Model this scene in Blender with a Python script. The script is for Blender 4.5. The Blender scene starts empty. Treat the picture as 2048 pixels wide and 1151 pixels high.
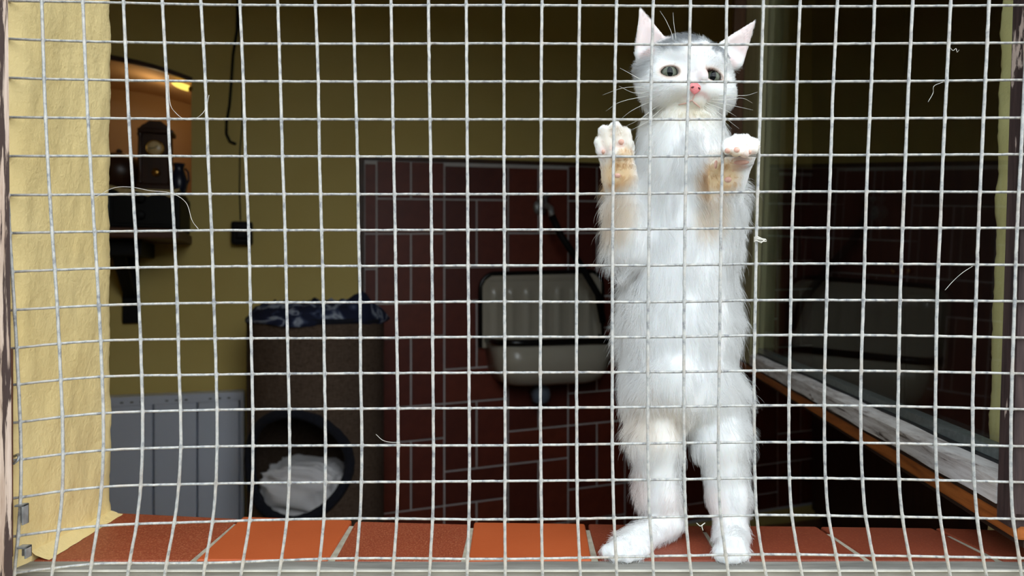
import bpy, bmesh, math, random
import numpy as np
from mathutils import Vector, Matrix, Euler

random.seed(7)
RNG = np.random.default_rng(11)
SC = bpy.context.scene
COL = SC.collection

# ------------------------------------------------------------------ camera, sky, sun, exposure
ZC = 0.95            # camera height (m); window screen lies in the plane y = 0
D = 0.455            # camera distance to the screen
F = 1365.0           # focal length in px of the 2048-px wide frame
cam_d = bpy.data.cameras.new('camera')
cam = bpy.data.objects.new('camera', cam_d)
COL.objects.link(cam)
cam.location = (0, -D, ZC)
cam.rotation_euler = (math.radians(90), 0, 0)
cam_d.sensor_width = 36.0
cam_d.lens = 36.0 * F / 2048.0
cam_d.clip_start = 0.02
cam_d.clip_end = 60
cam_d.dof.use_dof = True
cam_d.dof.focus_distance = 0.478
cam_d.dof.aperture_fstop = 10.0
SC.camera = cam

world = bpy.data.worlds.new('overcast_sky')
SC.world = world
world.use_nodes = True
wn = world.node_tree.nodes
wl = world.node_tree.links
wn.clear()
w_out = wn.new('ShaderNodeOutputWorld')
w_bg = wn.new('ShaderNodeBackground')
w_bg.inputs['Color'].default_value = (0.80, 0.91, 1.0, 1)
w_bg.inputs['Strength'].default_value = 2.55
wl.new(w_bg.outputs[0], w_out.inputs[0])

sun_d = bpy.data.lights.new('sun', 'SUN')
sun_d.energy = 1.6
sun_d.angle = math.radians(75)
sun_d.color = (1.0, 0.97, 0.92)
sun = bpy.data.objects.new('sun', sun_d)
COL.objects.link(sun)
sun.rotation_euler = Vector((-0.58, 0.76, -0.40)).to_track_quat('-Z', 'Y').to_euler()

SC.view_settings.view_transform = 'Standard'
SC.view_settings.look = 'None'
SC.view_settings.exposure = 0.0
SC.view_settings.gamma = 1.0
SC.view_settings.use_curve_mapping = False

# ------------------------------------------------------------------ helpers
def P(px, py, Y):
    """point at depth Y behind the screen along the sight line of a pixel"""
    s = (Y + D) / F
    return Vector(((px - 1024) * s, Y, ZC - (py - 575.5) * s))

def R(px, Y):
    return px * (Y + D) / F

def srgb(r, g, b):
    def f(c):
        c /= 255.0
        return c / 12.92 if c <= 0.04045 else ((c + 0.055) / 1.055) ** 2.4
    return (f(r), f(g), f(b), 1.0)

class NT:
    """tiny node-tree builder"""
    def __init__(self, name):
        self.m = bpy.data.materials.new(name)
        self.m.use_nodes = True
        self.t = self.m.node_tree
        self.b = self.t.nodes['Principled BSDF']
        self.tc = self.n('ShaderNodeTexCoord')
    def n(self, kind, **kw):
        nd = self.t.nodes.new(kind)
        for k, v in kw.items():
            setattr(nd, k, v)
        return nd
    def l(self, a, b):
        self.t.links.new(a, b)
    def noise(self, scale, detail=4, rough=0.55, stretch=(1, 1, 1), dist=0.0, coord='Object'):
        mp = self.n('ShaderNodeMapping')
        mp.inputs['Scale'].default_value = stretch
        self.l(self.tc.outputs[coord], mp.inputs['Vector'])
        nz = self.n('ShaderNodeTexNoise')
        nz.inputs['Scale'].default_value = scale
        nz.inputs['Detail'].default_value = detail
        nz.inputs['Roughness'].default_value = rough
        nz.inputs['Distortion'].default_value = dist
        self.l(mp.outputs[0], nz.inputs['Vector'])
        return nz.outputs['Fac']
    def ramp(self, fac, stops):
        r = self.n('ShaderNodeValToRGB')
        els = r.color_ramp.elements
        while len(els) > 1:
            els.remove(els[-1])
        els[0].position = stops[0][0]; els[0].color = stops[0][1]
        for p, c in stops[1:]:
            e = els.new(p); e.color = c
        self.l(fac, r.inputs['Fac'])
        return r.outputs['Color']
    def mix(self, fac, a, b):
        m = self.n('ShaderNodeMix', data_type='RGBA')
        for sock, v in ((m.inputs['Factor'], fac), (m.inputs['A'], a), (m.inputs['B'], b)):
            if hasattr(v, 'is_linked'):
                self.l(v, sock)
            else:
                sock.default_value = v
        return m.outputs['Result']
    def bump(self, h, strength, dist):
        bp = self.n('ShaderNodeBump')
        bp.inputs['Strength'].default_value = strength
        bp.inputs['Distance'].default_value = dist
        self.l(h, bp.inputs['Height'])
        self.l(bp.outputs[0], self.b.inputs['Normal'])
    def col(self, c):
        if hasattr(c, 'is_linked'):
            self.l(c, self.b.inputs['Base Color'])
        else:
            self.b.inputs['Base Color'].default_value = c
    def set(self, rough=0.6, metal=0.0, spec=0.5):
        self.b.inputs['Roughness'].default_value = rough
        self.b.inputs['Metallic'].default_value = metal
        self.b.inputs['Specular IOR Level'].default_value = spec

def simple(name, c1, c2=None, scale=30, rough=0.6, metal=0.0, bump=0.0, bscale=None, bdist=0.002, stretch=(1, 1, 1), lo=0.35, hi=0.65, spec=0.5, detail=5):
    k = NT(name)
    k.set(rough, metal, spec)
    if c2 is None:
        k.col(c1)
    else:
        k.col(k.ramp(k.noise(scale, detail, stretch=stretch), [(lo, c1), (hi, c2)]))
    if bump:
        k.bump(k.noise(bscale or scale, 6, stretch=stretch), bump, bdist)
    return k.m

WL = {}
def wloc(o):
    return WL.get(o.name, Vector((0, 0, 0))) if o else Vector((0, 0, 0))

def empty(name, loc, label=None, cat=None, group=None, parent=None):
    o = bpy.data.objects.new(name, None)
    o.empty_display_size = 0.02
    COL.objects.link(o)
    o.location = Vector(loc)
    WL[o.name] = Vector(loc)
    tag(o, label, cat, group)
    return o

def tag(o, label=None, cat=None, group=None, kind=None):
    if label: o['label'] = label
    if cat: o['category'] = cat
    if group: o['group'] = group
    if kind: o['kind'] = kind
    return o

def mk(name, verts, faces, mat, parent=None, loc=None, smooth=False, kind=None, label=None):
    """one mesh object; verts in world coordinates, origin at loc (or centroid)"""
    v = np.asarray([tuple(a) for a in verts], dtype=float) if not isinstance(verts, np.ndarray) else verts
    if loc is None:
        loc = (v.min(0) + v.max(0)) / 2
    loc = Vector(loc)
    me = bpy.data.meshes.new(name)
    me.from_pydata((v - np.array(loc)).tolist(), [], [list(map(int, f)) for f in faces])
    if mat: me.materials.append(mat)
    if smooth:
        me.shade_smooth()
    me.update()
    o = bpy.data.objects.new(name, me)
    COL.objects.link(o)
    WL[o.name] = loc
    if parent:
        o.parent = parent
        o.location = loc - wloc(parent)
    else:
        o.location = loc
    if kind: o['kind'] = kind
    if label: o['label'] = label
    return o

def from_bm(name, bm, mat, parent=None, loc=None, smooth=False, kind=None, label=None):
    bm.verts.ensure_lookup_table()
    bm.verts.index_update()
    v = np.array([tuple(a.co) for a in bm.verts])
    f = [[q.index for q in a.verts] for a in bm.faces]
    bm.free()
    return mk(name, v, f, mat, parent, loc, smooth, kind, label)

BOXF = [(0, 3, 2, 1), (4, 5, 6, 7), (0, 1, 5, 4), (1, 2, 6, 5), (2, 3, 7, 6), (3, 0, 4, 7)]
def hexa(bm, c, bevel=0.0, seg=2):
    """box from 8 corners: four bottom (ccw from above), four top"""
    vs = [bm.verts.new(Vector(a)) for a in c]
    fs = [bm.faces.new([vs[i] for i in f]) for f in BOXF]
    bmesh.ops.recalc_face_normals(bm, faces=fs)
    if bevel:
        ed = list({e for f in fs for e in f.edges})
        bmesh.ops.bevel(bm, geom=ed, offset=bevel, segments=seg, affect='EDGES', profile=0.6)

def box(bm, lo, hi, bevel=0.0, seg=2, fn=None):
    (x0, y0, z0), (x1, y1, z1) = lo, hi
    c = [(x0, y0, z0), (x1, y0, z0), (x1, y1, z0), (x0, y1, z0), (x0, y0, z1), (x1, y0, z1), (x1, y1, z1), (x0, y1, z1)]
    if fn: c = [fn(*a) for a in c]
    hexa(bm, c, bevel, seg)

def boxo(name, lo, hi, mat, parent=None, bevel=0.0, fn=None, **kw):
    bm = bmesh.new()
    box(bm, lo, hi, bevel, 2, fn)
    return from_bm(name, bm, mat, parent, **kw)

def tube_data(pts, rad, n=8, closed=False, cap=True):
    pts = np.array([tuple(p) for p in pts], dtype=float)
    m = len(pts)
    rad = np.full(m, rad, float) if np.isscalar(rad) else np.asarray(rad, float)
    if closed:
        tan = np.roll(pts, -1, 0) - np.roll(pts, 1, 0)
    else:
        tan = np.gradient(pts, axis=0)
    tan /= np.linalg.norm(tan, axis=1)[:, None] + 1e-12
    ref = np.array([0, 1.0, 0]) if abs(tan[:, 1]).max() < 0.9 else np.array([0.13, 0.21, 0.97])
    u = np.cross(tan, ref); u /= np.linalg.norm(u, axis=1)[:, None] + 1e-12
    w = np.cross(tan, u)
    a = np.linspace(0, 2 * np.pi, n, endpoint=False)
    V = (pts[:, None] + rad[:, None, None] * (np.cos(a)[None, :, None] * u[:, None] + np.sin(a)[None, :, None] * w[:, None])).reshape(-1, 3)
    Fc = []
    for i in range(m if closed else m - 1):
        j = (i + 1) % m
        for k in range(n):
            l = (k + 1) % n
            Fc.append((i * n + k, i * n + l, j * n + l, j * n + k))
    if cap and not closed:
        Fc.append(tuple(range(n - 1, -1, -1)))
        Fc.append(tuple((m - 1) * n + k for k in range(n)))
    return V, Fc

def tube(name, pts, rad, mat, parent=None, n=8, closed=False, **kw):
    V, Fc = tube_data(pts, rad, n, closed)
    return mk(name, V, Fc, mat, parent, smooth=True, **kw)

def lathe(name, prof, origin, axis, mat, parent=None, n=24, **kw):
    """profile of (radius, height) pairs turned about axis through origin"""
    axis = Vector(axis).normalized()
    q = axis.to_track_quat('Z', 'Y')
    V, Fc = [], []
    for r, h in prof:
        for k in range(n):
            a = 2 * math.pi * k / n
            V.append(Vector(origin) + q @ Vector((r * math.cos(a), r * math.sin(a), h)))
    for i in range(len(prof) - 1):
        for k in range(n):
            l = (k + 1) % n
            Fc.append((i * n + k, i * n + l, (i + 1) * n + l, (i + 1) * n + k))
    Fc.append(tuple(range(n - 1, -1, -1)))
    Fc.append(tuple((len(prof) - 1) * n + k for k in range(n)))
    return mk(name, V, Fc, mat, parent, smooth=kw.pop('smooth', True), **kw)

def ellipsoid(name, c, ax, mat, parent=None, nu=16, nv=10, fn=None, post=None, **kw):
    """ax: three radius vectors"""
    V, Fc = [], []
    ax = [Vector(a) for a in ax]
    for i in range(nv + 1):
        th = math.pi * i / nv
        for k in range(nu):
            ph = 2 * math.pi * k / nu
            d = (math.sin(th) * math.cos(ph), math.sin(th) * math.sin(ph), math.cos(th))
            s = fn(*d) if fn else 1.0
            m = post(*d) if post else (1, 1, 1)
            V.append(Vector(c) + s * (ax[0] * d[0] * m[0] + ax[1] * d[1] * m[1] + ax[2] * d[2] * m[2]))
    for i in range(nv):
        for k in range(nu):
            l = (k + 1) % nu
            Fc.append((i * nu + k, (i + 1) * nu + k, (i + 1) * nu + l, i * nu + l))
    bm = bmesh.new()
    vs = [bm.verts.new(v) for v in V]
    for f in Fc:
        bm.faces.new([vs[i] for i in f])
    bmesh.ops.remove_doubles(bm, verts=bm.verts, dist=1e-7)
    bmesh.ops.dissolve_degenerate(bm, edges=bm.edges, dist=1e-8)
    bmesh.ops.recalc_face_normals(bm, faces=bm.faces)
    return from_bm(name, bm, mat, parent, smooth=True, **kw)

def spline(xs, ys, q):
    """smooth Catmull-Rom style interpolation of ys over xs"""
    xs = np.asarray(xs, float); ys = np.asarray(ys, float); q = np.asarray(q, float)
    m = np.gradient(ys, xs)
    i = np.clip(np.searchsorted(xs, q) - 1, 0, len(xs) - 2)
    h = xs[i + 1] - xs[i]
    t = (q - xs[i]) / h
    t_c = np.clip(t, -1.0, 2.0)
    h00 = 2 * t_c**3 - 3 * t_c**2 + 1; h10 = t_c**3 - 2 * t_c**2 + t_c
    h01 = -2 * t_c**3 + 3 * t_c**2; h11 = t_c**3 - t_c**2
    r = h00 * ys[i] + h10 * h * m[i] + h01 * ys[i + 1] + h11 * h * m[i + 1]
    lo, hi = q < xs[0], q > xs[-1]
    r = np.where(lo, ys[0] + m[0] * (q - xs[0]), r)
    r = np.where(hi, ys[-1] + m[-1] * (q - xs[-1]), r)
    return r

def vnoise(p, seed=0):
    """cheap smooth noise of numpy points (N,3) in -1..1"""
    p = np.asarray(p, float)
    r = np.random.default_rng(seed)
    out = np.zeros(len(p))
    for k in range(6):
        d = r.normal(size=3); d /= np.linalg.norm(d)
        f = r.uniform(0.7, 1.6)
        out += np.sin(p @ d * f * 6.283 + r.uniform(0, 6.283))
    return out / 3.0

# ------------------------------------------------------------------ materials
def plaster(name, c1, c2, fine=1.0):
    k = NT(name)
    k.set(0.75, 0, 0.3)
    k.col(k.ramp(k.noise(9, 6), [(0.3, c1), (0.7, c2)]))
    a = k.noise(120 * fine, 5, 0.6, dist=0.3)
    b = k.noise(330 * fine, 3, 0.5, dist=0.3)
    ad = k.n('ShaderNodeMath', operation='MULTIPLY_ADD')
    k.l(b, ad.inputs[0]); ad.inputs[1].default_value = 0.45; k.l(a, ad.inputs[2])
    k.bump(ad.outputs[0], 0.42, 0.0024)
    return k.m
M_REVEAL = plaster('yellow_reveal_plaster', srgb(246, 219, 152), srgb(250, 227, 166))
M_WALL = simple('yellow_room_paint', srgb(226, 200, 118), srgb(232, 208, 128), scale=3, rough=0.8, bump=0.15, bscale=60, bdist=0.002)
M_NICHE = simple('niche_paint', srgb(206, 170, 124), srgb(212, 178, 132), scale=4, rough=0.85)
M_TRIMW = simple('dark_brown_trim', srgb(62, 38, 22), srgb(80, 50, 30), scale=20, rough=0.5)
M_CEIL = simple('ceiling_paint', srgb(150, 128, 92), srgb(158, 136, 100), scale=3, rough=0.9)
M_FLOOR = simple('dark_floor_tile', srgb(134, 100, 78), srgb(150, 114, 90), scale=8, rough=0.55)
M_GROUND = simple('grey_paving', srgb(92, 90, 86), srgb(108, 105, 100), scale=6, rough=0.9)
M_BRICK = [simple('red_wall_tile_%s' % n, a, b, scale=25, rough=0.5, bump=0.2, bscale=40, bdist=0.001) for n, a, b in (
    ('plain', srgb(98, 36, 22), srgb(110, 43, 26)), ('dark', srgb(88, 32, 20), srgb(98, 38, 23)), ('warm', srgb(106, 42, 24), srgb(118, 48, 28)))]
M_MORTAR = simple('grey_mortar', srgb(208, 204, 202), srgb(216, 212, 208), scale=60, rough=0.9, bump=0.3, bscale=150)
M_GROUT = simple('sill_grout', srgb(160, 152, 134), srgb(186, 178, 158), scale=120, rough=0.95, bump=0.5, bscale=300, bdist=0.001)

def sill_tile_mat(name, c1, c2, c3, speck):
    k = NT(name)
    k.set(0.5, 0, 0.4)
    base = k.ramp(k.noise(14, 5), [(0.3, c1), (0.7, c2)])
    if speck:
        sp = k.ramp(k.noise(760, 3, 0.7), [(0.50, (0, 0, 0, 1)), (0.72, (0.75, 0.75, 0.75, 1))])
        base = k.mix(sp, base, c3)
    k.col(base)
    k.bump(k.noise(420, 3), 0.25, 0.0004)
    return k.m
M_T_ORANGE = sill_tile_mat('orange_clay_tile', srgb(184, 86, 44), srgb(194, 94, 50), srgb(220, 130, 80), False)
M_T_BROWN = sill_tile_mat('speckled_brown_tile', srgb(140, 64, 40), srgb(150, 70, 44), srgb(204, 128, 88), True)
M_T_RED = sill_tile_mat('shaded_red_clay_tile', srgb(122, 54, 34), srgb(132, 60, 38), srgb(160, 88, 60), True)  # red clay, darkened to carry the casement's shade at the right

def wire_mat():
    k = NT('galvanised_wire')
    f = k.noise(210, 6, 0.7, stretch=(1, 1, 0.8))
    g = k.noise(35, 4, 0.6)
    c = k.ramp(f, [(0.36, srgb(134, 134, 136)), (0.46, srgb(174, 173, 170)), (0.60, srgb(200, 196, 189))])
    c = k.mix(k.ramp(g, [(0.52, (0, 0, 0, 1)), (0.72, (0.55, 0.55, 0.55, 1))]), c, srgb(190, 172, 154))
    k.col(c)
    k.set(0.55, 0.12, 0.4)
    k.bump(f, 0.4, 0.0006)
    return k.m
M_WIRE = wire_mat()

def wood_mat(name, stops, stretch, scale=60, flake=None, flake_rng=(0.6, 0.64), rough=0.7, bump=0.6, fl_scale=40, fl_stretch=None):
    k = NT(name)
    k.set(rough, 0, 0.35)
    f = k.noise(scale, 8, 0.65, stretch=stretch, dist=0.3)
    c = k.ramp(f, stops)
    h = f
    if flake:
        fl = k.noise(fl_scale, 6, 0.6, stretch=fl_stretch or stretch, dist=0.4)
        msk = k.ramp(fl, [(flake_rng[0], (0, 0, 0, 1)), (flake_rng[1], (1, 1, 1, 1))])
        c = k.mix(msk, c, flake)
        ad = k.n('ShaderNodeMath', operation='MULTIPLY_ADD')
        k.l(msk, ad.inputs[0]); ad.inputs[1].default_value = 0.5; k.l(f, ad.inputs[2])
        h = ad.outputs[0]
    k.col(c)
    k.bump(h, bump, 0.001)
    return k.m
M_POST_L = wood_mat('weathered_pinkish_wood', [(0.3, srgb(96, 74, 66)), (0.43, srgb(172, 146, 130)), (0.6, srgb(206, 184, 170))], (1, 1, 0.06), 190,
                    flake=srgb(66, 50, 48), flake_rng=(0.50, 0.54), fl_scale=230, fl_stretch=(1, 1, 0.06))
M_STILE_R = wood_mat('peeling_dark_brown_paint', [(0.35, srgb(48, 36, 36)), (0.55, srgb(72, 56, 54)), (0.7, srgb(86, 68, 64))], (1, 1, 0.08), 160,
                     flake=srgb(206, 184, 172), flake_rng=(0.60, 0.63), fl_scale=75, fl_stretch=(1, 1, 0.22))
M_RAIL_W = wood_mat('weathered_white_wood', [(0.30, srgb(70, 54, 46)), (0.42, srgb(188, 178, 172)), (0.6, srgb(222, 216, 212))], (0.5, 0.07, 1), 170,
                    flake=srgb(110, 88, 76), flake_rng=(0.64, 0.7), fl_scale=100, fl_stretch=(0.5, 0.1, 1))
M_WOOD_O = wood_mat('varnished_orange_wood', [(0.3, srgb(128, 68, 30)), (0.5, srgb(168, 96, 44)), (0.7, srgb(190, 116, 58))], (0.5, 0.06, 1), 120, rough=0.4, bump=0.2)
M_WOOD_D = wood_mat('dark_rebate_wood', [(0.3, srgb(34, 24, 18)), (0.6, srgb(58, 40, 30))], (0.5, 0.06, 1), 120, rough=0.5, bump=0.3)
M_STILE_F = wood_mat('grey_green_weathered_stile', [(0.3, srgb(150, 142, 104)), (0.6, srgb(184, 176, 136))], (1, 1, 0.06), 120, bump=0.3)
M_LIPW = wood_mat('dark_varnished_lip', [(0.3, srgb(84, 54, 28)), (0.6, srgb(110, 72, 38))], (1, 1, 0.06), 120, rough=0.5, bump=0.2)
M_RAIL_G = wood_mat('grey_painted_rail', [(0.3, srgb(112, 109, 104)), (0.5, srgb(138, 135, 128)), (0.7, srgb(158, 154, 146))], (0.08, 1, 1), 150, rough=0.6, bump=0.4,
                    flake=srgb(232, 226, 214), flake_rng=(0.74, 0.76), fl_scale=200, fl_stretch=(1, 1, 1))
M_RAIL_LIP = simple('rail_edge_highlight', srgb(196, 192, 182), srgb(214, 210, 200), scale=60, rough=0.6)  # light tone puts the bevel's highlight into the colour
M_STEEL = simple('zinc_steel', srgb(186, 188, 188), srgb(140, 142, 142), scale=80, rough=0.4, metal=0.4)
M_SPACER = simple('aluminium_spacer', srgb(122, 128, 128), srgb(140, 146, 146), scale=200, rough=0.45, metal=0.4)
M_GASKET = simple('black_gasket', srgb(30, 32, 34), rough=0.6)

def glass_mat():
    k = NT('clear_window_glass')
    t = k.t
    t.nodes.remove(k.b)
    out = [n for n in t.nodes if n.type == 'OUTPUT_MATERIAL'][0]
    fr = k.n('ShaderNodeFresnel'); fr.inputs['IOR'].default_value = 1.5
    tr = k.n('ShaderNodeBsdfTransparent'); tr.inputs['Color'].default_value = (0.96, 0.98, 0.97, 1)
    gl = k.n('ShaderNodeBsdfGlossy'); gl.inputs['Roughness'].default_value = 0.0
    mx = k.n('ShaderNodeMixShader')
    ge = k.n('ShaderNodeNewGeometry')
    om = k.n('ShaderNodeMath', operation='SUBTRACT'); om.inputs[0].default_value = 1.0; k.l(ge.outputs['Backfacing'], om.inputs[1])
    ml = k.n('ShaderNodeMath', operation='MULTIPLY'); k.l(fr.outputs[0], ml.inputs[0]); k.l(om.outputs[0], ml.inputs[1])
    k.l(ml.outputs[0], mx.inputs[0]); k.l(tr.outputs[0], mx.inputs[1]); k.l(gl.outputs[0], mx.inputs[2])
    k.l(mx.outputs[0], out.inputs['Surface'])
    return k.m
M_GLASS = glass_mat()

M_BLACK = simple('black_plastic', srgb(14, 13, 13), srgb(18, 17, 17), scale=30, rough=0.6, spec=0.25)
M_SHELF = simple('dark_stained_board', srgb(84, 52, 38), srgb(104, 66, 46), scale=30, rough=0.5, stretch=(0.1, 1, 1))
M_CLOCKW = simple('dark_walnut', srgb(52, 30, 18), srgb(70, 42, 26), scale=40, rough=0.35, stretch=(1, 1, 0.15))
M_BRASS = simple('aged_brass', srgb(196, 150, 72), srgb(170, 124, 56), scale=60, rough=0.25, metal=0.9)
M_DIAL = simple('ivory_dial', srgb(240, 214, 160), srgb(230, 200, 144), scale=40, rough=0.2)
M_DOILY = simple('cream_doily', srgb(226, 204, 150), srgb(204, 178, 120), scale=160, rough=0.9, bump=0.5, bscale=300)
M_RAD = simple('white_radiator_enamel', srgb(222, 229, 244), srgb(226, 233, 248), scale=4, rough=0.35)
M_RADDARK = simple('radiator_slot_shade', srgb(70, 70, 74), rough=0.8)
M_ENAMEL = simple('cream_enamel', srgb(186, 178, 160), srgb(194, 186, 168), scale=5, rough=0.22, spec=0.6)
M_ENAMELB = simple('black_enamel', srgb(16, 16, 18), rough=0.25)
M_PIPE = simple('grey_blue_plastic', srgb(104, 116, 130), rough=0.35)
M_PLUSH = simple('navy_black_plush', srgb(20, 22, 32), srgb(34, 36, 48), scale=220, rough=1.0, bump=0.8, bscale=500, bdist=0.003)
M_CLOTHW = simple('white_cotton', srgb(240, 238, 240), srgb(246, 244, 246), scale=20, rough=0.9, bump=0.3, bscale=60)
def weave():
    k = NT('brown_woven_sisal')
    k.set(0.95, 0, 0.2)
    n1 = k.noise(60, 4, 0.6, stretch=(1, 1, 6))
    n2 = k.noise(90, 3, 0.6, stretch=(6, 6, 0.6))
    ad = k.n('ShaderNodeMath', operation='ADD'); k.l(n1, ad.inputs[0]); k.l(n2, ad.inputs[1])
    dv = k.n('ShaderNodeMath', operation='MULTIPLY'); k.l(ad.outputs[0], dv.inputs[0]); dv.inputs[1].default_value = 0.5
    k.col(k.ramp(dv.outputs[0], [(0.38, srgb(76, 61, 50)), (0.6, srgb(112, 94, 80))]))
    k.bump(dv.outputs[0], 0.5, 0.002)
    return k.m
M_WEAVE = weave()
def quilt():
    k = NT('navy_patterned_cloth')
    k.set(0.9, 0, 0.2)
    f = k.noise(9, 2, 0.5, dist=1.6)
    k.col(k.ramp(f, [(0.46, srgb(36, 40, 62)), (0.52, srgb(64, 74, 104)), (0.57, srgb(176, 184, 198)), (0.62, srgb(54, 62, 92)), (0.75, srgb(30, 34, 52))]))
    k.bump(k.noise(120, 4), 0.3, 0.002)
    return k.m
M_QUILT = quilt()
M_CUPB = simple('dark_oak_cupboard', srgb(56, 34, 24), srgb(74, 46, 32), scale=40, rough=0.5, stretch=(1, 1, 0.1))

# ------------------------------------------------------------------ setting: outer wall, sill, reveal, ground
SILL_D = 0.188                       # sill top below the camera axis
ZS = ZC - SILL_D
def on_sill(px, py, dz=0.0):
    d = (SILL_D - dz) * F / (py - 575.5)
    return Vector(((px - 1024) * d / F, d - D, ZS + dz))

XL, XR = -0.3325, 0.399              # reveal faces
YW = 0.116                           # inner face of the wall
def structure(name, lo, hi, mat, bevel=0.0):
    o = boxo(name, lo, hi, mat, bevel=bevel)
    o['kind'] = 'structure'
    return o

ZT = 1.92                            # head of the opening
g = structure('ground', (-8, -9, -0.1), (8, -0.03, 0.0), M_GROUND)
M_SKY_BLOCK = simple('dark_sky_block', srgb(74, 80, 60), srgb(92, 96, 76), scale=3, rough=0.9)
structure('wall_sky_block', (-7.5, -6.2, 0.0), (7.5, -6.0, 2.1), M_SKY_BLOCK)  # unseen wall added behind the camera to cut off the low sky
structure('wall_front_left', (-3.0, -0.03, 0.0), (XL - 0.012, YW, 2.55), M_WALL)
structure('wall_front_right', (XR + 0.012, -0.03, 0.0), (2.3, YW, 2.55), M_WALL)
structure('wall_front_below', (XL - 0.012, -0.03, 0.0), (XR + 0.012, 0.06, ZS - 0.028), M_WALL)
structure('wall_front_above', (XL - 0.012, -0.03, ZT), (XR + 0.012, YW, 2.55), M_WALL)

def rough_reveal(name, X, side, y0, y1, z0, z1, mat, seed, lean=0.0):
    """hand-trowelled plaster face of the reveal with a wavy rounded inner arris"""
    ny, nz = 40, 300
    ys = np.linspace(y0, y1, ny); zs = np.linspace(z0, z1, nz)
    Yg, Zg = np.meshgrid(ys, zs)
    q = np.stack([np.zeros(Yg.size), Yg.ravel(), Zg.ravel()], 1)
    h = 0.0006 * vnoise(q * 14, seed) + 0.0004 * vnoise(q * 45, seed + 1)
    edge = 0.0012 * vnoise(q * [1, 0, 34], seed + 2) + 0.0009 * vnoise(q * [1, 0, 90], seed + 4)
    t = np.clip((q[:, 1] - (y1 - 0.016)) / 0.016, 0, 1)
    xx = X + side * h - side * (0.004 * t ** 3) - side * 0.0048 * np.clip(1 - q[:, 1] / 0.014, 0, 1) ** 1.5 + lean * (q[:, 2] - ZC)
    yy = q[:, 1] + edge * np.clip((q[:, 1] - y0) / (y1 - y0), 0, 1) ** 2
    V = np.stack([xx, yy, q[:, 2]], 1)
    back = V.copy(); back[:, 0] = X - side * 0.05
    n = ny * nz
    # front skin plus a return round the inner arris into the wall
    Fc = []
    for j in range(nz - 1):
        for i in range(ny - 1):
            a = j * ny + i
            Fc.append((a, a + 1, a + ny + 1, a + ny) if side > 0 else (a, a + ny, a + ny + 1, a + 1))
    ret = V[ny - 1::ny].copy(); ret[:, 0] = X - side * 0.06
    off = len(V)
    V = np.concatenate([V, ret])
    for j in range(nz - 1):
        a, b = j * ny + ny - 1, (j + 1) * ny + ny - 1
        Fc.append((a, off + j, off + j + 1, b) if side > 0 else (a, b, off + j + 1, off + j))
    o = mk(name, V, Fc, mat, smooth=True)
    o['kind'] = 'structure'
    return o
rough_reveal('wall_left_reveal', XL, 1, -0.006, YW, ZS - 0.02, ZT, M_REVEAL, 3)
rough_reveal('wall_right_reveal', XR, -1, -0.028, YW, ZS - 0.02, ZT, M_REVEAL, 9, lean=0.029)

# window sill: eight clay tiles on a grout bed
bm = bmesh.new()
_q = [(XL - 0.01, 0.0165), (XR + 0.01, 0.0165), (XR + 0.01, 0.062), (XL - 0.01, 0.098)]
hexa(bm, [(x, y, ZS - 0.03) for x, y in _q] + [(x, y, ZS - 0.0012) for x, y in _q])
sill = from_bm('window_sill_1', bm, M_GROUT)
sill['kind'] = 'structure'
jf = [(385, 1120), (661, 1119), (930, 1120), (1190, 1121), (1448, 1125), (1737, 1130), (2000, 1132)]
jb = [(484, 1037), (708, 1042), (943, 1047), (1172, 1048), (1402, 1050), (1636, 1052), (1866, 1053)]
backs = [((212, 1024), (478, 1036)), ((486, 1033), (704, 1040)), ((711, 1040), (940, 1046)), ((948, 1044), (1170, 1047)),
         ((1176, 1046), (1400, 1050)), ((1405, 1050), (1633, 1052)), ((1640, 1051), (1864, 1054)), ((1870, 1054), (2110, 1062))]
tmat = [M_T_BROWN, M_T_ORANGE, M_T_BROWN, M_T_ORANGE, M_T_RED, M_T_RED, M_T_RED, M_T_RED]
YF = 0.0165
def front_pt(px):
    d = D + YF
    return Vector(((px - 1024) * d / F, YF, ZS))
gap = 6.5
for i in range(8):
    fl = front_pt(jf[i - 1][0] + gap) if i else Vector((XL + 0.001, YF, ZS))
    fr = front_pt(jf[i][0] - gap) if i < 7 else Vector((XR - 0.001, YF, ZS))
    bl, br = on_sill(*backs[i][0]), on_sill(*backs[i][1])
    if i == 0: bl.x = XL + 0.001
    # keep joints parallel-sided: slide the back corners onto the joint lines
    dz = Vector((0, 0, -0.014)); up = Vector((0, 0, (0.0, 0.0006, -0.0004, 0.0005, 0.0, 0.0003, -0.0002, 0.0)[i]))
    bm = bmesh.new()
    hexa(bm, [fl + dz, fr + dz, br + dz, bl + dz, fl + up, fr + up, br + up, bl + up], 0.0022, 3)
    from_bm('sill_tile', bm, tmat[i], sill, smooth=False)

# yellow mortar fillet between sill and left reveal
a0, a1 = Vector((XL + 0.0128, 0.0165, ZS)), Vector((XL + 0.0090, YW - 0.003, ZS))
V, Fc = [], []
nf = 24
for i in range(nf + 1):
    t = i / nf
    base = a0.lerp(a1, t)
    w = 0.0006 * math.sin(i * 1.7) + 0.0004 * math.sin(i * 3.1)
    zk = 1 - 0.55 * t
    for x, z in ((XL - 0.006, 0.0085), (XL + 0.0004, 0.006), (XL + 0.0035, 0.0034), (base.x - 0.004 + w * .5, 0.0014), (base.x + w * .5, 0.0003)):
        V.append((x, base.y, ZS + z * zk))
for i in range(nf):
    for k in range(4):
        a = i * 5 + k
        Fc.append((a, a + 1, a + 6, a + 5))
o = mk('trim_1', V, Fc, M_REVEAL, smooth=True); o['kind'] = 'structure'

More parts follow.
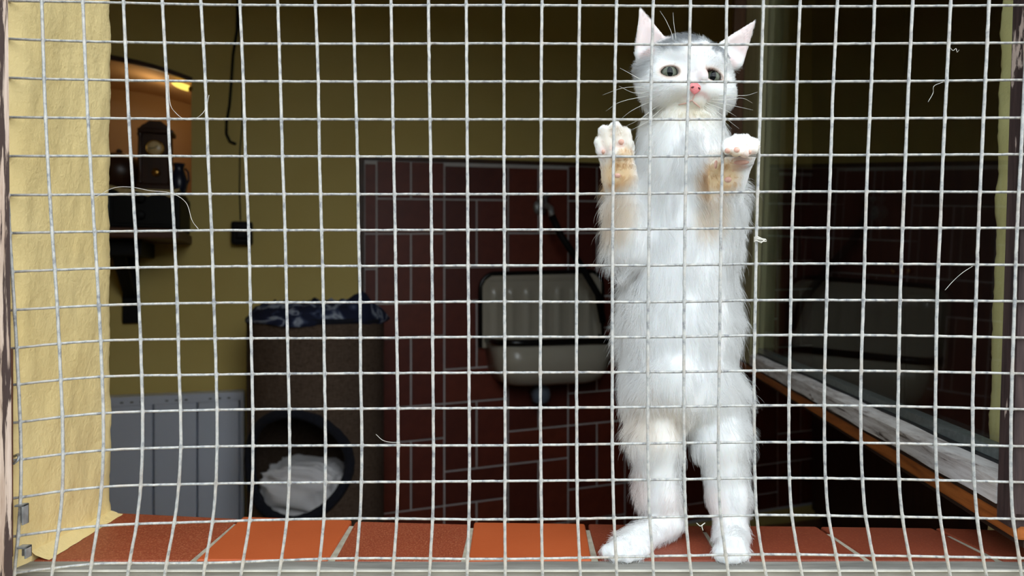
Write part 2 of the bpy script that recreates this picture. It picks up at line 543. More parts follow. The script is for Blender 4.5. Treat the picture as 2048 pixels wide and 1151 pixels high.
# ------------------------------------------------------------------ window frame (outer)
win = empty('window_1', (0, 0, ZS)); win['kind'] = 'structure'
bm = bmesh.new()
pt = lambda px, Y, z: Vector(((px - 1024) * (D + Y) / F, Y, z))
y0, y1 = -0.014, 0.002
tlz, blz = ZC + 0.42, ZC - 0.26
hexa(bm, [pt(-60, y0, blz), pt(27.5, y0, blz), pt(27.5, y1, blz) + Vector((-.004, 0, 0)), pt(-60, y1, blz), pt(-60, y0, tlz), pt(11, y0, tlz), pt(11, y1, tlz) + Vector((-.004, 0, 0)), pt(-60, y1, tlz)], 0.0012)
from_bm('frame_stile', bm, M_POST_L, win)
# bottom rail: moulded profile swept along x
prof = [(0.0160, -0.0030), (0.0160, 0.0000), (0.0078, -0.0002), (0.0060, -0.0003), (0.0046, -0.0009), (0.0042, -0.0020), (0.0040, -0.0300), (0.0160, -0.0300)]
V, Fc = [], []
xs = np.linspace(XL - 0.005, 0.372, 60)
for i, x in enumerate(xs):
    w = 0.0005 * math.sin(x * 31) + 0.0003 * math.sin(x * 83 + 1)
    for y, z in prof:
        V.append((x, y, ZS - 0.0006 + z - (0.0035 if False else 0) + w * (1 if y < 0.01 else 0.3)))
m = len(prof)
for i in range(len(xs) - 1):
    for k in range(m):
        l = (k + 1) % m
        Fc.append((i * m + k, (i + 1) * m + k, (i + 1) * m + l, i * m + l))
Fc.append(tuple(range(m))); Fc.append(tuple((len(xs) - 1) * m + k for k in range(m - 1, -1, -1)))
mk('frame_rail', V, Fc, M_RAIL_G, win)
boxo('rail_lip', (XL - 0.005, 0.0024, ZS - 0.0022), (0.372, 0.0044, ZS - 0.0012), M_RAIL_LIP, win, bevel=0.0002)  # pale lip paints in the rail's edge highlight
boxo('frame_stop', (pt(18, 0.0, 0).x, -0.004, ZC - 0.178), (pt(32, 0.0, 0).x, -0.0022, ZC - 0.04), M_SHELF, win, bevel=0.0006)

# zinc clips and staple on the left frame
def clip(py0, py1, px0, px1, label):
    c = empty('metal_clip', P(px0, py1, 0.006), label, 'clip', 'zinc clips at the left frame')
    Y0, Y1 = -0.0045, 0.0012
    zt, zb = P(0, py0, Y0).z, P(0, py1, Y0).z
    xa, xb = P(px0, 0, Y0).x, P(px1, 0, Y0).x
    boxo('plate', (xa, Y1 - .001, zb), (xb, Y1, zt), M_STEEL, c, bevel=0.0003)
    boxo('upper_arm', (xa, Y0, zt - 0.0012), (xb, Y1, zt), M_STEEL, c, bevel=0.0003)
    boxo('side_arm', (xb - 0.0012, Y0, zb), (xb, Y1, zt), M_STEEL, c, bevel=0.0003)
    return c
clip(1010, 1050, 28, 46, 'higher zinc clip on the left frame, above the sill corner')
clip(1094, 1117, 33, 52, 'lower zinc clip at the left frame, touching the grey bottom rail')
hk = empty('staple', P(26, 920, 0.002), 'small bent fixing staple holding the wire at the left post', 'staple')
tube('staple_wire', [P(20, 927, 0.004), P(28, 926, -0.003), P(34, 921, -0.004), P(38, 914, -0.002), P(36, 908, 0.003), P(28, 912, 0.004)], 0.0009, M_STEEL, hk)

# ------------------------------------------------------------------ wire screen
HX = [20, 167, 403, 683, 1010, 1366, 1525, 1748, 2045]
HW = [[2, 4, 9.3, 11, 10.7, 12.3, 13.3, 12.7, 10.7], [78, 82.7, 86.7, 87.7, 87, 89, 89, 87.3, 85.7],
      [156, 159.3, 162.3, 163.3, 163.3, 163.3, 163.7, 162.7, 160], [234.3, 236, 238, 238.7, 238.7, 238.7, 237.7, 236.7, 235.3],
      [312, 311.7, 312.3, 312.7, 313.3, 312.3, 310.7, 309.7, 308.3], [390, 389, 388, 388.3, 388, 386, 383.5, 383, 384],
      [465.7, 463.3, 460.7, 460, 459.3, 457.3, 455.7, 455.7, 455.7], [543.3, 537.3, 533, 531.7, 530.7, 529.7, 527.3, 527.3, 529.7],
      [620, 611.7, 605.7, 604.3, 603, 603, 600, 600, 602.3], [696.3, 683, 677.3, 675.7, 673.3, 673, 670, 670, 675],
      [770, 755, 749, 746.3, 744.7, 743, 740.7, 741.3, 746.7], [846, 828.7, 819.7, 817, 815.3, 812.7, 810.3, 811.3, 818],
      [921, 903, 893, 890.3, 890, 885.3, 883.7, 885.3, 892], [997, 976.3, 967, 963.7, 961.3, 957.7, 955.3, 957, 963.7],
      [1073, 1053.7, 1043, 1036.3, 1038, 1032.7, 1029.3, 1032, 1037], [1147, 1128.7, 1125.3, 1116, 1117, 1110.3, 1108, 1110.3, 1115.3]]
for _ in range(6):
    HW = [[2 * a - b for a, b in zip(HW[0], HW[1])]] + HW
HW.append([2 * a - b for a, b in zip(HW[-1], HW[-2])])
VY = [12, 163, 312, 460, 603, 745, 890, 1035, 1115, 1151]
VW = [[0, 5, 12, 19, 28, 35.7, 41.7, 39, 31.7, 28], [84, 88.3, 95, 104, 114, 121, 126, 120.7, 108, 104],
      [166, 172.3, 180, 189, 197.3, 204, 206.7, 197.3, 184.3, 180], [247.3, 254, 261.7, 270.7, 277.7, 283.3, 285, 275, 260.7, 255],
      [325, 333.3, 340, 348.3, 354.3, 358.3, 361.7, 350, 335, 329.3], [402.3, 410.7, 416, 423.3, 427.7, 432.3, 434, 426, 412.3, 406.7],
      [480, 486.7, 491, 497.3, 500.7, 504, 506, 500, 487.3, 481.7], [555.7, 560.7, 565, 570, 573.3, 576.7, 579.3, 574, 563.3, 557.3],
      [631, 636.7, 639, 643.3, 646.7, 649, 651, 647.7, 640, 635], [706.3, 710.7, 714.7, 717, 720.3, 721.3, 723.7, 719.7, 713, 709],
      [782, 784.7, 787.3, 790.3, 792.3, 794.7, 796.3, 793.7, 788, 785.3], [857, 858.7, 861.3, 863, 864.7, 865.7, 867, 865.3, 860.7, 858.7],
      [932.3, 933.7, 934.7, 935.7, 937, 938, 938.7, 938, 935.3, 934], [1007.3, 1008, 1008, 1008.7, 1009, 1009.7, 1010.3, 1009.7, 1010.3, 1010.3],
      [1084, 1082.3, 1082, 1082, 1081.3, 1080.7, 1081.3, 1083, 1084, 1085.3], [1159, 1157, 1154.7, 1154, 1153, 1153, 1153.7, 1155.3, 1159, 1160.7],
      [1233, 1229.7, 1227, 1225.3, 1224.7, 1224.7, 1224.7, 1228, 1232, 1233.7], [1306.3, 1302.3, 1299.7, 1298, 1296.3, 1295.7, 1295.7, 1299.7, 1305.3, 1307.3],
      [1380.7, 1377.3, 1372.3, 1369.7, 1368.3, 1367.7, 1368.3, 1371.7, 1379, 1383.3], [1453.3, 1450.7, 1445, 1441.7, 1440, 1438.3, 1436.7, 1441.7, 1452.3, 1457.7],
      [1526.7, 1522.3, 1517.3, 1513.3, 1510.7, 1508.3, 1509, 1514, 1525.7, 1532.7], [1600, 1594, 1590, 1584, 1581.7, 1579, 1577.7, 1584.3, 1597.7, 1605],
      [1674.3, 1666.7, 1661.7, 1656.7, 1653.3, 1649.3, 1649.3, 1657.7, 1673.3, 1680], [1749, 1742.7, 1735.7, 1730.7, 1726.7, 1722.3, 1722.3, 1731.7, 1746.7, 1753.3],
      [1825, 1817.3, 1811, 1805, 1800, 1797.3, 1795.7, 1805, 1819.3, 1827.3], [1901, 1893.3, 1886, 1880, 1874, 1871.7, 1871, 1880.7, 1894, 1900.7],
      [1977.7, 1970.7, 1963.3, 1956.7, 1951.7, 1946.7, 1945.7, 1954.3, 1966, 1973.3], [2056, 2049, 2041.7, 2034, 2029.3, 2024.3, 2021.7, 2026, 2038.3, 2043]]
VW.append([2 * a - b for a, b in zip(VW[-1], VW[-2])])
screen = empty('wire_screen', P(1024, 1130, 0), 'galvanised welded wire screen covering the whole window opening', 'wire screen')
nodes = np.zeros((len(HW), len(VW), 2))
for i, h in enumerate(HW):
    for j, v in enumerate(VW):
        x, y = 1000.0, 500.0
        for _ in range(12):
            y = float(spline(HX, h, [x])[0]); x = float(spline(VY, v, [y])[0])
        nodes[i, j] = (x, y)
rs = np.random.default_rng(5)
def wire(path, rad, Yoff, horiz):
    n = len(path); sub = 6
    ts = np.linspace(0, n - 1, (n - 1) * sub + 1)
    k = np.arange(n)
    px = spline(k, path[:, 0], ts); py = spline(k, path[:, 1], ts)
    fr = np.abs(ts - np.round(ts))
    rr = rad * (1 + 0.10 * np.exp(-(fr / 0.07) ** 2)) * (1 + 0.03 * rs.normal(size=len(ts)))
    jit = rs.normal(size=(len(ts), 2)) * 0.15
    pts = [P(a + e[0], b + e[1], Yoff) for a, b, e in zip(px, py, jit)]
    tube('wire', pts, rr, M_WIRE, screen, n=8)
for j in range(len(VW)):
    p = nodes[:, j].copy()
    if j == 0:
        p = p[10:]
    wire(p, 0.00102, -0.0009, False)
for i in range(len(HW)):
    p = nodes[i].copy()
    lead = np.array([[8 if i < 12 else 20, p[0, 1] + (p[0, 1] - p[1, 1]) * 0.12]])
    if i >= 18: lead[0, 0] = 24
    p = np.concatenate([lead, p[1:] if p[0, 0] <= lead[0, 0] + 4 else p])
    wire(p, 0.00087, 0.0008, True)
# little weld fillets at every crossing, one piece per screen
V, Fc = [], []
for i in range(len(HW)):
    for j in range(len(VW)):
        if j == 0 and i < 10: continue
        c = P(nodes[i, j, 0] + 0.6, nodes[i, j, 1], -0.0003)
        off = len(V)
        k = 12
        for (sc, yy) in ((0.5, -0.0011), (1.0, 0.0000), (0.6, 0.0012)):
            for q in range(k):
                a = 2 * math.pi * q / k
                r = 0.00172
                V.append((c.x + sc * r * math.cos(a), c.y + yy, c.z + sc * r * math.sin(a)))
        for l in range(2):
            for q in range(k):
                z = (q + 1) % k
                Fc.append((off + l * k + q, off + l * k + z, off + (l + 1) * k + z, off + (l + 1) * k + q))
        Fc.append(tuple(off + q for q in range(k - 1, -1, -1)))
        Fc.append(tuple(off + 2 * k + q for q in range(k)))
mk('weld_points', V, Fc, M_WIRE, screen, smooth=True, kind='stuff')

# ------------------------------------------------------------------ open casement on the right
U = Vector((0.149, 1, 0)).normalized(); N = Vector((-1, 0.149, 0)).normalized(); ZH = Vector((0.032, 0, 1))
O = Vector((0.340, 0.0, ZC)) - ZH * 0.0
def sp(a, b, c):
    return O + U * a + N * b + ZH * c + Vector((-0.028 * -0.13 * 0, 0, 0))
sash = empty('casement_sash', sp(0.0, -0.02, -0.168), 'weathered wooden window casement opened inwards at the right side', 'window sash')
TOP = 0.70
def spbox(name, lo, hi, mat, bevel=0.001):
    return boxo(name, lo, hi, mat, sash, bevel=bevel, fn=sp)
spbox('hinge_stile', (0.004, -0.045, -0.162), (0.0225, 0.0, TOP), M_STILE_R, 0.002)
# weathered bottom rail with a sloping glazing ledge
prof = [(0.0, -0.151), (0.0, -0.134), (-0.004, -0.131), (-0.012, -0.1285), (-0.012, -0.151)]
V, Fc = [], []
for a in np.linspace(0.0225, 0.90, 60):
    for b, c in prof:
        V.append(sp(a, b + 0.0004 * math.sin(a * 70), c + 0.0005 * math.sin(a * 40)))
m = len(prof)
for i in range(59):
    for k in range(m):
        l = (k + 1) % m
        Fc.append((i * m + k, i * m + l, (i + 1) * m + l, (i + 1) * m + k))
Fc.append(tuple(range(m))); Fc.append(tuple(59 * m + k for k in range(m - 1, -1, -1)))
mk('bottom_rail', V, Fc, M_RAIL_W, sash)
spbox('drip_rebate', (0.004, -0.03, -0.1555), (1.06, -0.0025, -0.1512), M_WOOD_D, 0.0005)
spbox('lower_lip', (0.004, -0.045, -0.1695), (1.095, -0.004, -0.1556), M_WOOD_O, 0.002)
spbox('lip_seal', (0.004, -0.045, -0.1745), (1.095, -0.008, -0.1697), M_WOOD_D, 0.0005)
spbox('spacer_bar', (0.0225, -0.027, -0.1285), (0.90, -0.0142, -0.1185), M_SPACER, 0.0003)
spbox('gasket', (0.0225, -0.0142, -0.1300), (0.90, -0.0118, -0.1262), M_GASKET, 0.0003)
spbox('far_stile', (0.90, -0.045, -0.151), (1.06, 0.0, TOP), M_STILE_F, 0.003)
spbox('stile_bead', (0.888, -0.013, -0.1285), (0.90, -0.003, TOP - 0.05), M_STILE_F, 0.001)
spbox('far_lip', (1.061, -0.045, -0.1555), (1.095, 0.024, TOP), M_LIPW, 0.002)
spbox('top_rail', (0.0225, -0.045, TOP - 0.05), (0.90, 0.0, TOP), M_RAIL_W, 0.002)
spbox('glass_pane', (0.020, -0.0165, -0.127), (0.902, -0.0135, TOP - 0.045), M_GLASS, 0)
spbox('glass_pane', (0.020, -0.030, -0.127), (0.902, -0.027, TOP - 0.045), M_GLASS, 0)

# ------------------------------------------------------------------ room shell
B0 = Vector((-0.476, 1.795, 0)); BU = Vector((math.cos(math.radians(18)), math.sin(math.radians(18)), 0)); BN = Vector((BU.y, -BU.x, 0))
def bw(t, n, z):
    """point on the back wall: t along it, n out into the room, z relative to the camera axis"""
    return B0 + BU * t + BN * n + Vector((0, 0, ZC + z))
def bwbox(name, lo, hi, mat, parent=None, bevel=0.0, **kw):
    return boxo(name, lo, hi, mat, parent, bevel=bevel, fn=bw, **kw)
ZF, ZCE = -ZC, 1.55
# back wall with an arched niche
T0, T1 = -1.75, 2.45
NL, NR, NB = -1.15, -0.53, 0.285
arch = lambda t: 0.676 - 0.048 * abs((t - (NL + NR) / 2) / ((NR - NL) / 2)) ** 2.2
bm = bmesh.new()
def quad(a, b, c, d):
    bm.faces.new([bm.verts.new(Vector(p)) for p in (a, b, c, d)])
quad(bw(T0, 0, ZF), bw(NL, 0, ZF), bw(NL, 0, ZCE), bw(T0, 0, ZCE))
quad(bw(NR, 0, ZF), bw(T1, 0, ZF), bw(T1, 0, ZCE), bw(NR, 0, ZCE))
quad(bw(NL, 0, ZF), bw(NR, 0, ZF), bw(NR, 0, NB), bw(NL, 0, NB))
ts = np.linspace(NL, NR, 25)
for a, b in zip(ts[:-1], ts[1:]):
    quad(bw(a, 0, arch(a)), bw(b, 0, arch(b)), bw(b, 0, ZCE), bw(a, 0, ZCE))
# solid back so that no daylight leaks through
quad(bw(T0, -0.42, ZF), bw(T1, -0.42, ZF), bw(T1, -0.42, ZCE), bw(T0, -0.42, ZCE))
bmesh.ops.remove_doubles(bm, verts=bm.verts, dist=1e-5)
wb = from_bm('wall_back', bm, M_WALL, loc=bw(0, 0, 0)); wb['kind'] = 'structure'
bm = bmesh.new()
dp = -0.34
for a, b in zip(ts[:-1], ts[1:]):
    quad(bw(a, 0, arch(a)), bw(a, dp, arch(a)), bw(b, dp, arch(b)), bw(b, 0, arch(b)))
    quad(bw(a, dp, NB), bw(b, dp, NB), bw(b, dp, arch(b)), bw(a, dp, arch(a)))
quad(bw(NL, 0, NB), bw(NR, 0, NB), bw(NR, dp, NB), bw(NL, dp, NB))
quad(bw(NL, 0, NB), bw(NL, dp, NB), bw(NL, dp, arch(NL)), bw(NL, 0, arch(NL)))
quad(bw(NR, 0, NB), bw(NR, 0, arch(NR)), bw(NR, dp, arch(NR)), bw(NR, dp, NB))
bmesh.ops.remove_doubles(bm, verts=bm.verts, dist=1e-5)
from_bm('niche_lining', bm, M_NICHE, wb)
V, Fc = [], []
for t in np.linspace(NL - 0.01, NR + 0.004, 40):
    for n_, z in ((0.0, 0.0), (0.010, 0.0), (0.010, 0.014), (0.0, 0.014)):
        V.append(bw(t, n_, arch(t) + z))
for i in range(39):
    for k in range(4):
        l = (k + 1) % 4
        Fc.append((i * 4 + k, i * 4 + l, (i + 1) * 4 + l, (i + 1) * 4 + k))
mk('arch_trim', V, Fc, M_TRIMW, wb)

cl, cr = bw(T0, 0, 0), bw(T1, 0, 0)
def wallq(name, pts, mat):
    o = mk(name, [Vector(p) for p in pts], [(0, 1, 2, 3)], mat); o['kind'] = 'structure'
    return o
HZ = ZC + ZCE
wallq('wall_left', [(-2.9, YW, 0), (cl.x - 0.1, cl.y, 0), (cl.x - 0.1, cl.y, HZ), (-2.9, YW, HZ)], M_WALL)
wallq('wall_right', [(1.75, YW, 0), (1.75, cr.y, 0), (1.75, cr.y, HZ), (1.75, YW, HZ)], M_WALL)
structure('floor', (-3.0, 0.06, -0.05), (2.3, 3.1, 0.0), M_FLOOR)
structure('ceiling', (-3.0, YW, HZ), (2.3, 3.1, HZ + 0.05), M_CEIL)

# red tiles on the back wall, basket-weave columns, laid with a slight tilt
TILT = 0.028
PT, PZ = 0.1135, 0.1155
def tw(t, n, z):
    return bw(t, n, z + TILT * (t - 0.2))
PTOP = 0.425
mort = boxo('mortar_bed', (-0.012, 0.0, ZF + 0.02), (1.85, 0.0105, PTOP), M_MORTAR, wb, fn=tw)
boxo('tile_edge_strip', (-0.030, 0.0, ZF + 0.02), (-0.012, 0.016, PTOP + 0.01), M_TRIMW, wb, bevel=0.003, fn=tw)
boxo('tile_top_strip', (-0.012, 0.0, PTOP), (1.85, 0.016, PTOP + 0.014), M_TRIMW, wb, bevel=0.003, fn=tw)
jw = 0.0055
nb = 0
def wall_tile(t0, t1, z0, z1):
    global nb
    z0 = max(z0, ZF + 0.03); z1 = min(z1, PTOP)
    t0 = max(t0, -0.012); t1 = min(t1, 1.85)
    if z1 - z0 < 0.025 or t1 - t0 < 0.02: return
    pr = 0.0145 + random.uniform(-0.001, 0.001)
    boxo('brick', (t0 + jw / 2, 0.004, z0 + jw / 2), (t1 - jw / 2, pr, z1 - jw / 2), random.choice(M_BRICK), wb, bevel=0.0015, fn=tw)
    nb += 1
for c in range(-1, 9):
    ta = 0.0277 + c * 2 * PT
    zA = -0.394 + c * PZ          # top of one lying brick in this column
    for k in range(-5, 5):
        zt = zA + k * 3 * PZ - TILT * 0.0
        if c <= 0 and zt > 0.0 + 9: pass
        wall_tile(ta, ta + 2 * PT, zt - PZ, zt)
        wall_tile(ta, ta + PT, zt, zt + 2 * PZ)
        wall_tile(ta + PT, ta + 2 * PT, zt, zt + 2 * PZ)

# ------------------------------------------------------------------ things in the room
# radiator under the niche
rt0, rt1 = -0.86, -0.375
rad = empty('panel_radiator', bw((rt0 + rt1) / 2, 0.05, -0.86), 'white enamelled panel radiator low on the yellow wall', 'radiator')
ztop, zbot = -0.312, -0.86
segw = 0.1165
edges = [rt1 - 0.012 - segw * k for k in range(0, 5)]
bwbox('back_panel', (rt0, 0.03, zbot), (rt1, 0.050, ztop - 0.006), M_RAD, rad, 0.004)
for k in range(4):
    b, a = edges[k], edges[k + 1]
    bwbox('front_panel', (a + 0.0025, 0.05, zbot + 0.01), (b - 0.0025, 0.0835, ztop - 0.0264), M_RAD, rad, 0.0015)
bwbox('top_grille', (rt0, 0.030, ztop - 0.026), (rt1 - 0.004, 0.0835, ztop), M_RAD, rad, 0.0015)
for k in range(4):
    for q in (0.30, 0.52, 0.74):
        t = edges[k + 1] + segw * q
        bwbox('grille_slot', (t - 0.0045, 0.0815, ztop - 0.019), (t + 0.0045, 0.0836, ztop - 0.014), M_RADDARK, rad, 0.0008)
bwbox('side_cover', (rt1 - 0.010, 0.03, zbot), (rt1, 0.084, ztop - 0.002), M_RAD, rad, 0.003)

# shelf with bracket, black box, doily, clock, ornament
st1 = -0.528
shelf = empty('wall_shelf', bw(-0.8, 0.1, 0.09), 'dark wooden wall shelf on a black bracket, under the arched niche', 'shelf')
zb0 = 0.133
bwbox('board', (-1.02, 0.0, zb0), (st1, 0.26, zb0 + 0.026), M_SHELF, shelf, 0.003)
bwbox('under_rail', (-1.02, 0.004, zb0 - 0.044), (-0.63, 0.20, zb0 - 0.002), M_BLACK, shelf, 0.002)
br = bwbox('bracket', (-0.715, 0.0, -0.105), (-0.672, 0.014, zb0 - 0.044), M_BLACK, shelf, 0.003)
bm = bmesh.new()
hexa(bm, [bw(-0.71, 0.014, -0.03), bw(-0.677, 0.014, -0.03), bw(-0.677, 0.03, -0.02), bw(-0.71, 0.03, -0.02),
          bw(-0.71, 0.14, zb0 - 0.045), bw(-0.677, 0.14, zb0 - 0.045), bw(-0.677, 0.165, zb0 - 0.045), bw(-0.71, 0.165, zb0 - 0.045)], 0.002)
from_bm('brace', bm, M_BLACK, shelf)
zx0, zx1 = zb0 + 0.028, 0.268
bxo = empty('kitchen_appliance', bw(-0.77, 0.12, zx0), 'black box-shaped appliance standing on the wall shelf', 'appliance')
bwbox('housing', (-1.0, 0.02, zx0), (st1 - 0.002, 0.23, zx1 - 0.006), M_BLACK, bxo, 0.006)
bwbox('front_panel', (-0.985, 0.23, zx0 + 0.012), (-0.70, 0.234, zx1 - 0.02), M_ENAMELB, bxo, 0.001)
bwbox('control_strip', (-0.69, 0.23, zx0 + 0.012), (st1 - 0.012, 0.234, zx1 - 0.02), M_BLACK, bxo, 0.001)
for q in range(2):
    c = bw(-0.625, 0.234, zx0 + 0.035 + q * 0.045)
    lathe('knob', [(0.013, 0), (0.013, 0.008), (0.010, 0.011)], c, BN, M_BLACK, bxo, 16)
# doily: thin cloth with a scalloped drop over the front edge
V, Fc = [], []
nt, nn = 60, 10
for i in range(nt + 1):
    t = -1.0 + (st1 - 0.002 + 1.0) * i / nt
    sc = 0.010 * abs(math.sin(i * 0.42)) + 0.006 * math.sin(i * 0.9)
    for k in range(nn + 1):
        s = k / nn
        if s < 0.8:
            n_ = 0.05 + (0.232 - 0.05) * s / 0.8; z = zx1 - 0.004 + 0.004 * math.sin(i * 0.8 + k) * s + (0.012 * max(0, math.sin(i * 0.21 + 0.5)) * s)
        else:
            n_ = 0.237; z = zx1 - 0.002 - (s - 0.8) / 0.2 * (0.006 + sc) + (0.012 * max(0, math.sin(i * 0.21 + 0.5)) * 0.8)
        V.append(bw(t, n_, z))
for i in range(nt):
    for k in range(nn):
        a = i * (nn + 1) + k
        Fc.append((a, a + 1, a + nn + 2, a + nn + 1))
do = mk('doily', V, Fc, M_DOILY, smooth=True)
tag(do, 'cream scalloped doily lying on top of the black appliance', 'doily')

ck = empty('mantel_clock', bw(-0.70, 0.12, 0.292), 'dark wooden mantel clock with round brass dial standing in the niche light', 'clock')
cz = 0.270
ct, cn = -0.604, 0.12
def ckbox(name, t0, t1, n0, n1, z0, z1, mat, bev=0.003):
    return bwbox(name, (ct + t0 * CW, cn + n0, cz + z0), (ct + t1 * CW, cn + n1, cz + z1), mat, ck, bev)
CW = 0.80
ckbox('base', -0.058, 0.058, -0.038, 0.038, 0.0, 0.022, M_CLOCKW, 0.005)
ckbox('case', -0.046, 0.046, -0.03, 0.03, 0.022, 0.165, M_CLOCKW, 0.003)
ckbox('cornice', -0.056, 0.056, -0.036, 0.036, 0.165, 0.178, M_CLOCKW, 0.004)
V, Fc = [], []
sil = [(-0.050, 0.178), (-0.042, 0.186), (-0.030, 0.192), (-0.018, 0.200), (0.018, 0.200), (0.030, 0.192), (0.042, 0.186), (0.050, 0.178)]
for n_ in (-0.028, 0.032):
    for t, z in sil:
        V.append(bw(ct + t * CW, cn + n_, cz + z))
k = len(sil)
for i in range(k):
    j = (i + 1) % k
    Fc.append((i, j, k + j, k + i))
Fc.append(tuple(range(k - 1, -1, -1))); Fc.append(tuple(range(k, 2 * k)))
mk('crown', V, Fc, M_CLOCKW, ck)
for s in (-1, 1):
    lathe('column', [(0.0065, 0.0), (0.008, 0.004), (0.005, 0.010), (0.006, 0.07), (0.005, 0.13), (0.008, 0.138), (0.0065, 0.143)], bw(ct + s * 0.038, cn + 0.032, cz + 0.022), (0, 0, 1), M_CLOCKW, ck, 12)
lathe('bezel', [(0.0, 0.0), (0.024, 0.0), (0.024, 0.004), (0.021, 0.007), (0.020, 0.004), (0.0, 0.004)], bw(ct, cn + 0.0305, cz + 0.122), BN, M_BRASS, ck, 32)
dl = lathe('dial', [(0.0, 0.0), (0.0198, 0.0), (0.019, 0.0022), (0.011, 0.0046), (0.0005, 0.0055)], bw(ct, cn + 0.0345, cz + 0.122), BN, M_DIAL, ck, 32)
for a, l in ((0.9, 0.010), (-1.7, 0.015)):
    p0 = bw(ct, cn + 0.0408, cz + 0.122)
    p1 = bw(ct + l * math.sin(a), cn + 0.0405, cz + 0.122 + l * math.cos(a))
    tube('clock_hand', [p0, p1], 0.0008, M_BLACK, ck, 6)
lathe('pendulum', [(0.0, 0.0), (0.012, 0.0), (0.011, 0.003), (0.004, 0.005), (0.0005, 0.0055)], bw(ct + 0.002, cn + 0.0305, cz + 0.055), BN, M_BRASS, ck, 20)

vs = empty('round_ornament', bw(-0.83, 0.09, 0.287), 'round dark brown ornament left of the mantel clock', 'ornament')
lathe('body', [(0.0, 0.0), (0.03, 0.0), (0.034, 0.01), (0.055, 0.03), (0.066, 0.06), (0.058, 0.095), (0.036, 0.115), (0.012, 0.12), (0.0, 0.121)], bw(-0.712, 0.065, 0.268), (0, 0, 1), M_CLOCKW, vs, 28)
lathe('finial', [(0.006, 0), (0.009, 0.006), (0.003, 0.013), (0.0, 0.014)], bw(-0.712, 0.065, 0.388), (0, 0, 1), M_CLOCKW, vs, 14)
jg = empty('small_jug', bw(-0.582, 0.1, 0.287), 'small dark blue jug right of the mantel clock', 'jug')
lathe('body', [(0.0, 0.0), (0.015, 0.0), (0.021, 0.02), (0.025, 0.045), (0.018, 0.07), (0.013, 0.085), (0.017, 0.1), (0.014, 0.1), (0.010, 0.085), (0.0, 0.08)], bw(-0.556, 0.06, 0.268), (0, 0, 1), simple('dark_blue_glaze', srgb(40, 44, 62), rough=0.25), jg, 20)
tube('handle', [bw(-0.540, 0.06, 0.354), bw(-0.531, 0.062, 0.344), bw(-0.529, 0.062, 0.319), bw(-0.536, 0.06, 0.304)], 0.003, simple('dark_blue_handle', srgb(40, 44, 62), rough=0.25), jg)

# lamp in the niche
lm = empty('niche_lamp', P(384, 180, 1.70), 'lit yellow candle-shaped bulb at the upper right of the niche', 'lamp')
kb = NT('glowing_bulb'); kb.set(0.3)
kb.col((1, 0.8, 0.3, 1))
kb.b.inputs['Emission Color'].default_value = (1.0, 0.78, 0.14, 1)
kb.b.inputs['Emission Strength'].default_value = 1.3
YB = 1.632
pa, pb = P(343, 165.5, YB), P(377, 176.5, YB)
L = (pb - pa).length
lathe('bulb', [(0.0008, 0.0), (0.004, 0.006), (0.0075, 0.016), (0.0095, 0.03), (0.0098, 0.045), (0.009, L), (0.002, L + 0.003)], pa, pb - pa, kb.m, lm, 16)
lathe('socket', [(0.007, 0.0), (0.008, 0.002), (0.008, 0.007), (0.005, 0.009)], pb + (pb - pa).normalized() * 0.003, pb - pa, M_BRASS, lm, 16)
tube('arm', [pb + (pb - pa).normalized() * 0.010, pb + (pb - pa).normalized() * 0.012 + Vector((0.0, 0.03, 0.004)), bw(NR, -0.06, 0.585)], 0.004, M_BRASS, lm)
pl = bpy.data.lights.new('lamp_light', 'POINT')
pl.energy = 0.20; pl.color = (1.0, 0.70, 0.38); pl.shadow_soft_size = 0.02
plo = bpy.data.objects.new('lamp_light', pl); COL.objects.link(plo)
plo.parent = lm
plo.location = bw(-0.66, -0.10, 0.60) - WL[lm.name]

# cable and black wall socket
def wallpt(px, py, n=0.006):
    r = (px - 1024) / F
    # intersect the sight line with the plane n in front of the back wall
    b = B0 + BN * n
    t = ((b.y + D) * r - b.x) / (BU.x - BU.y * r)
    q = b + BU * t
    return P(px, py, q.y)
cb = empty('wall_cable', wallpt(470, 20), 'black cable hanging in a hooked loop on the yellow wall', 'cable')
c1 = [(478, -60), (475, 20), (474, 60), (466, 110), (463, 160), (459, 210), (453, 245), (453, 268), (460, 283), (472, 288)]
tube('cord', [wallpt(*q) for q in c1], 0.0042, M_BLACK, cb)
c2 = [(476, 20), (484, 120), (485, 240), (480, 300), (479, 380), (481, 440)]
tube('thin_cord', [wallpt(*q, 0.004) for q in c2], 0.0020, M_BLACK, cb)
so = empty('wall_adaptor', wallpt(485, 470), 'black plug adaptor on the yellow wall below the cable', 'adaptor')
q = wallpt(485, 466, 0.0)
tt = (q - bw(0, 0, 0)).dot(BU); zz = q.z - ZC
bwbox('housing', (tt - 0.031, 0.0, zz - 0.038), (tt + 0.031, 0.04, zz + 0.034), M_BLACK, so, 0.009)
bwbox('plug', (tt - 0.016, 0.04, zz - 0.02), (tt + 0.016, 0.056, zz + 0.02), M_BLACK, so, 0.006)

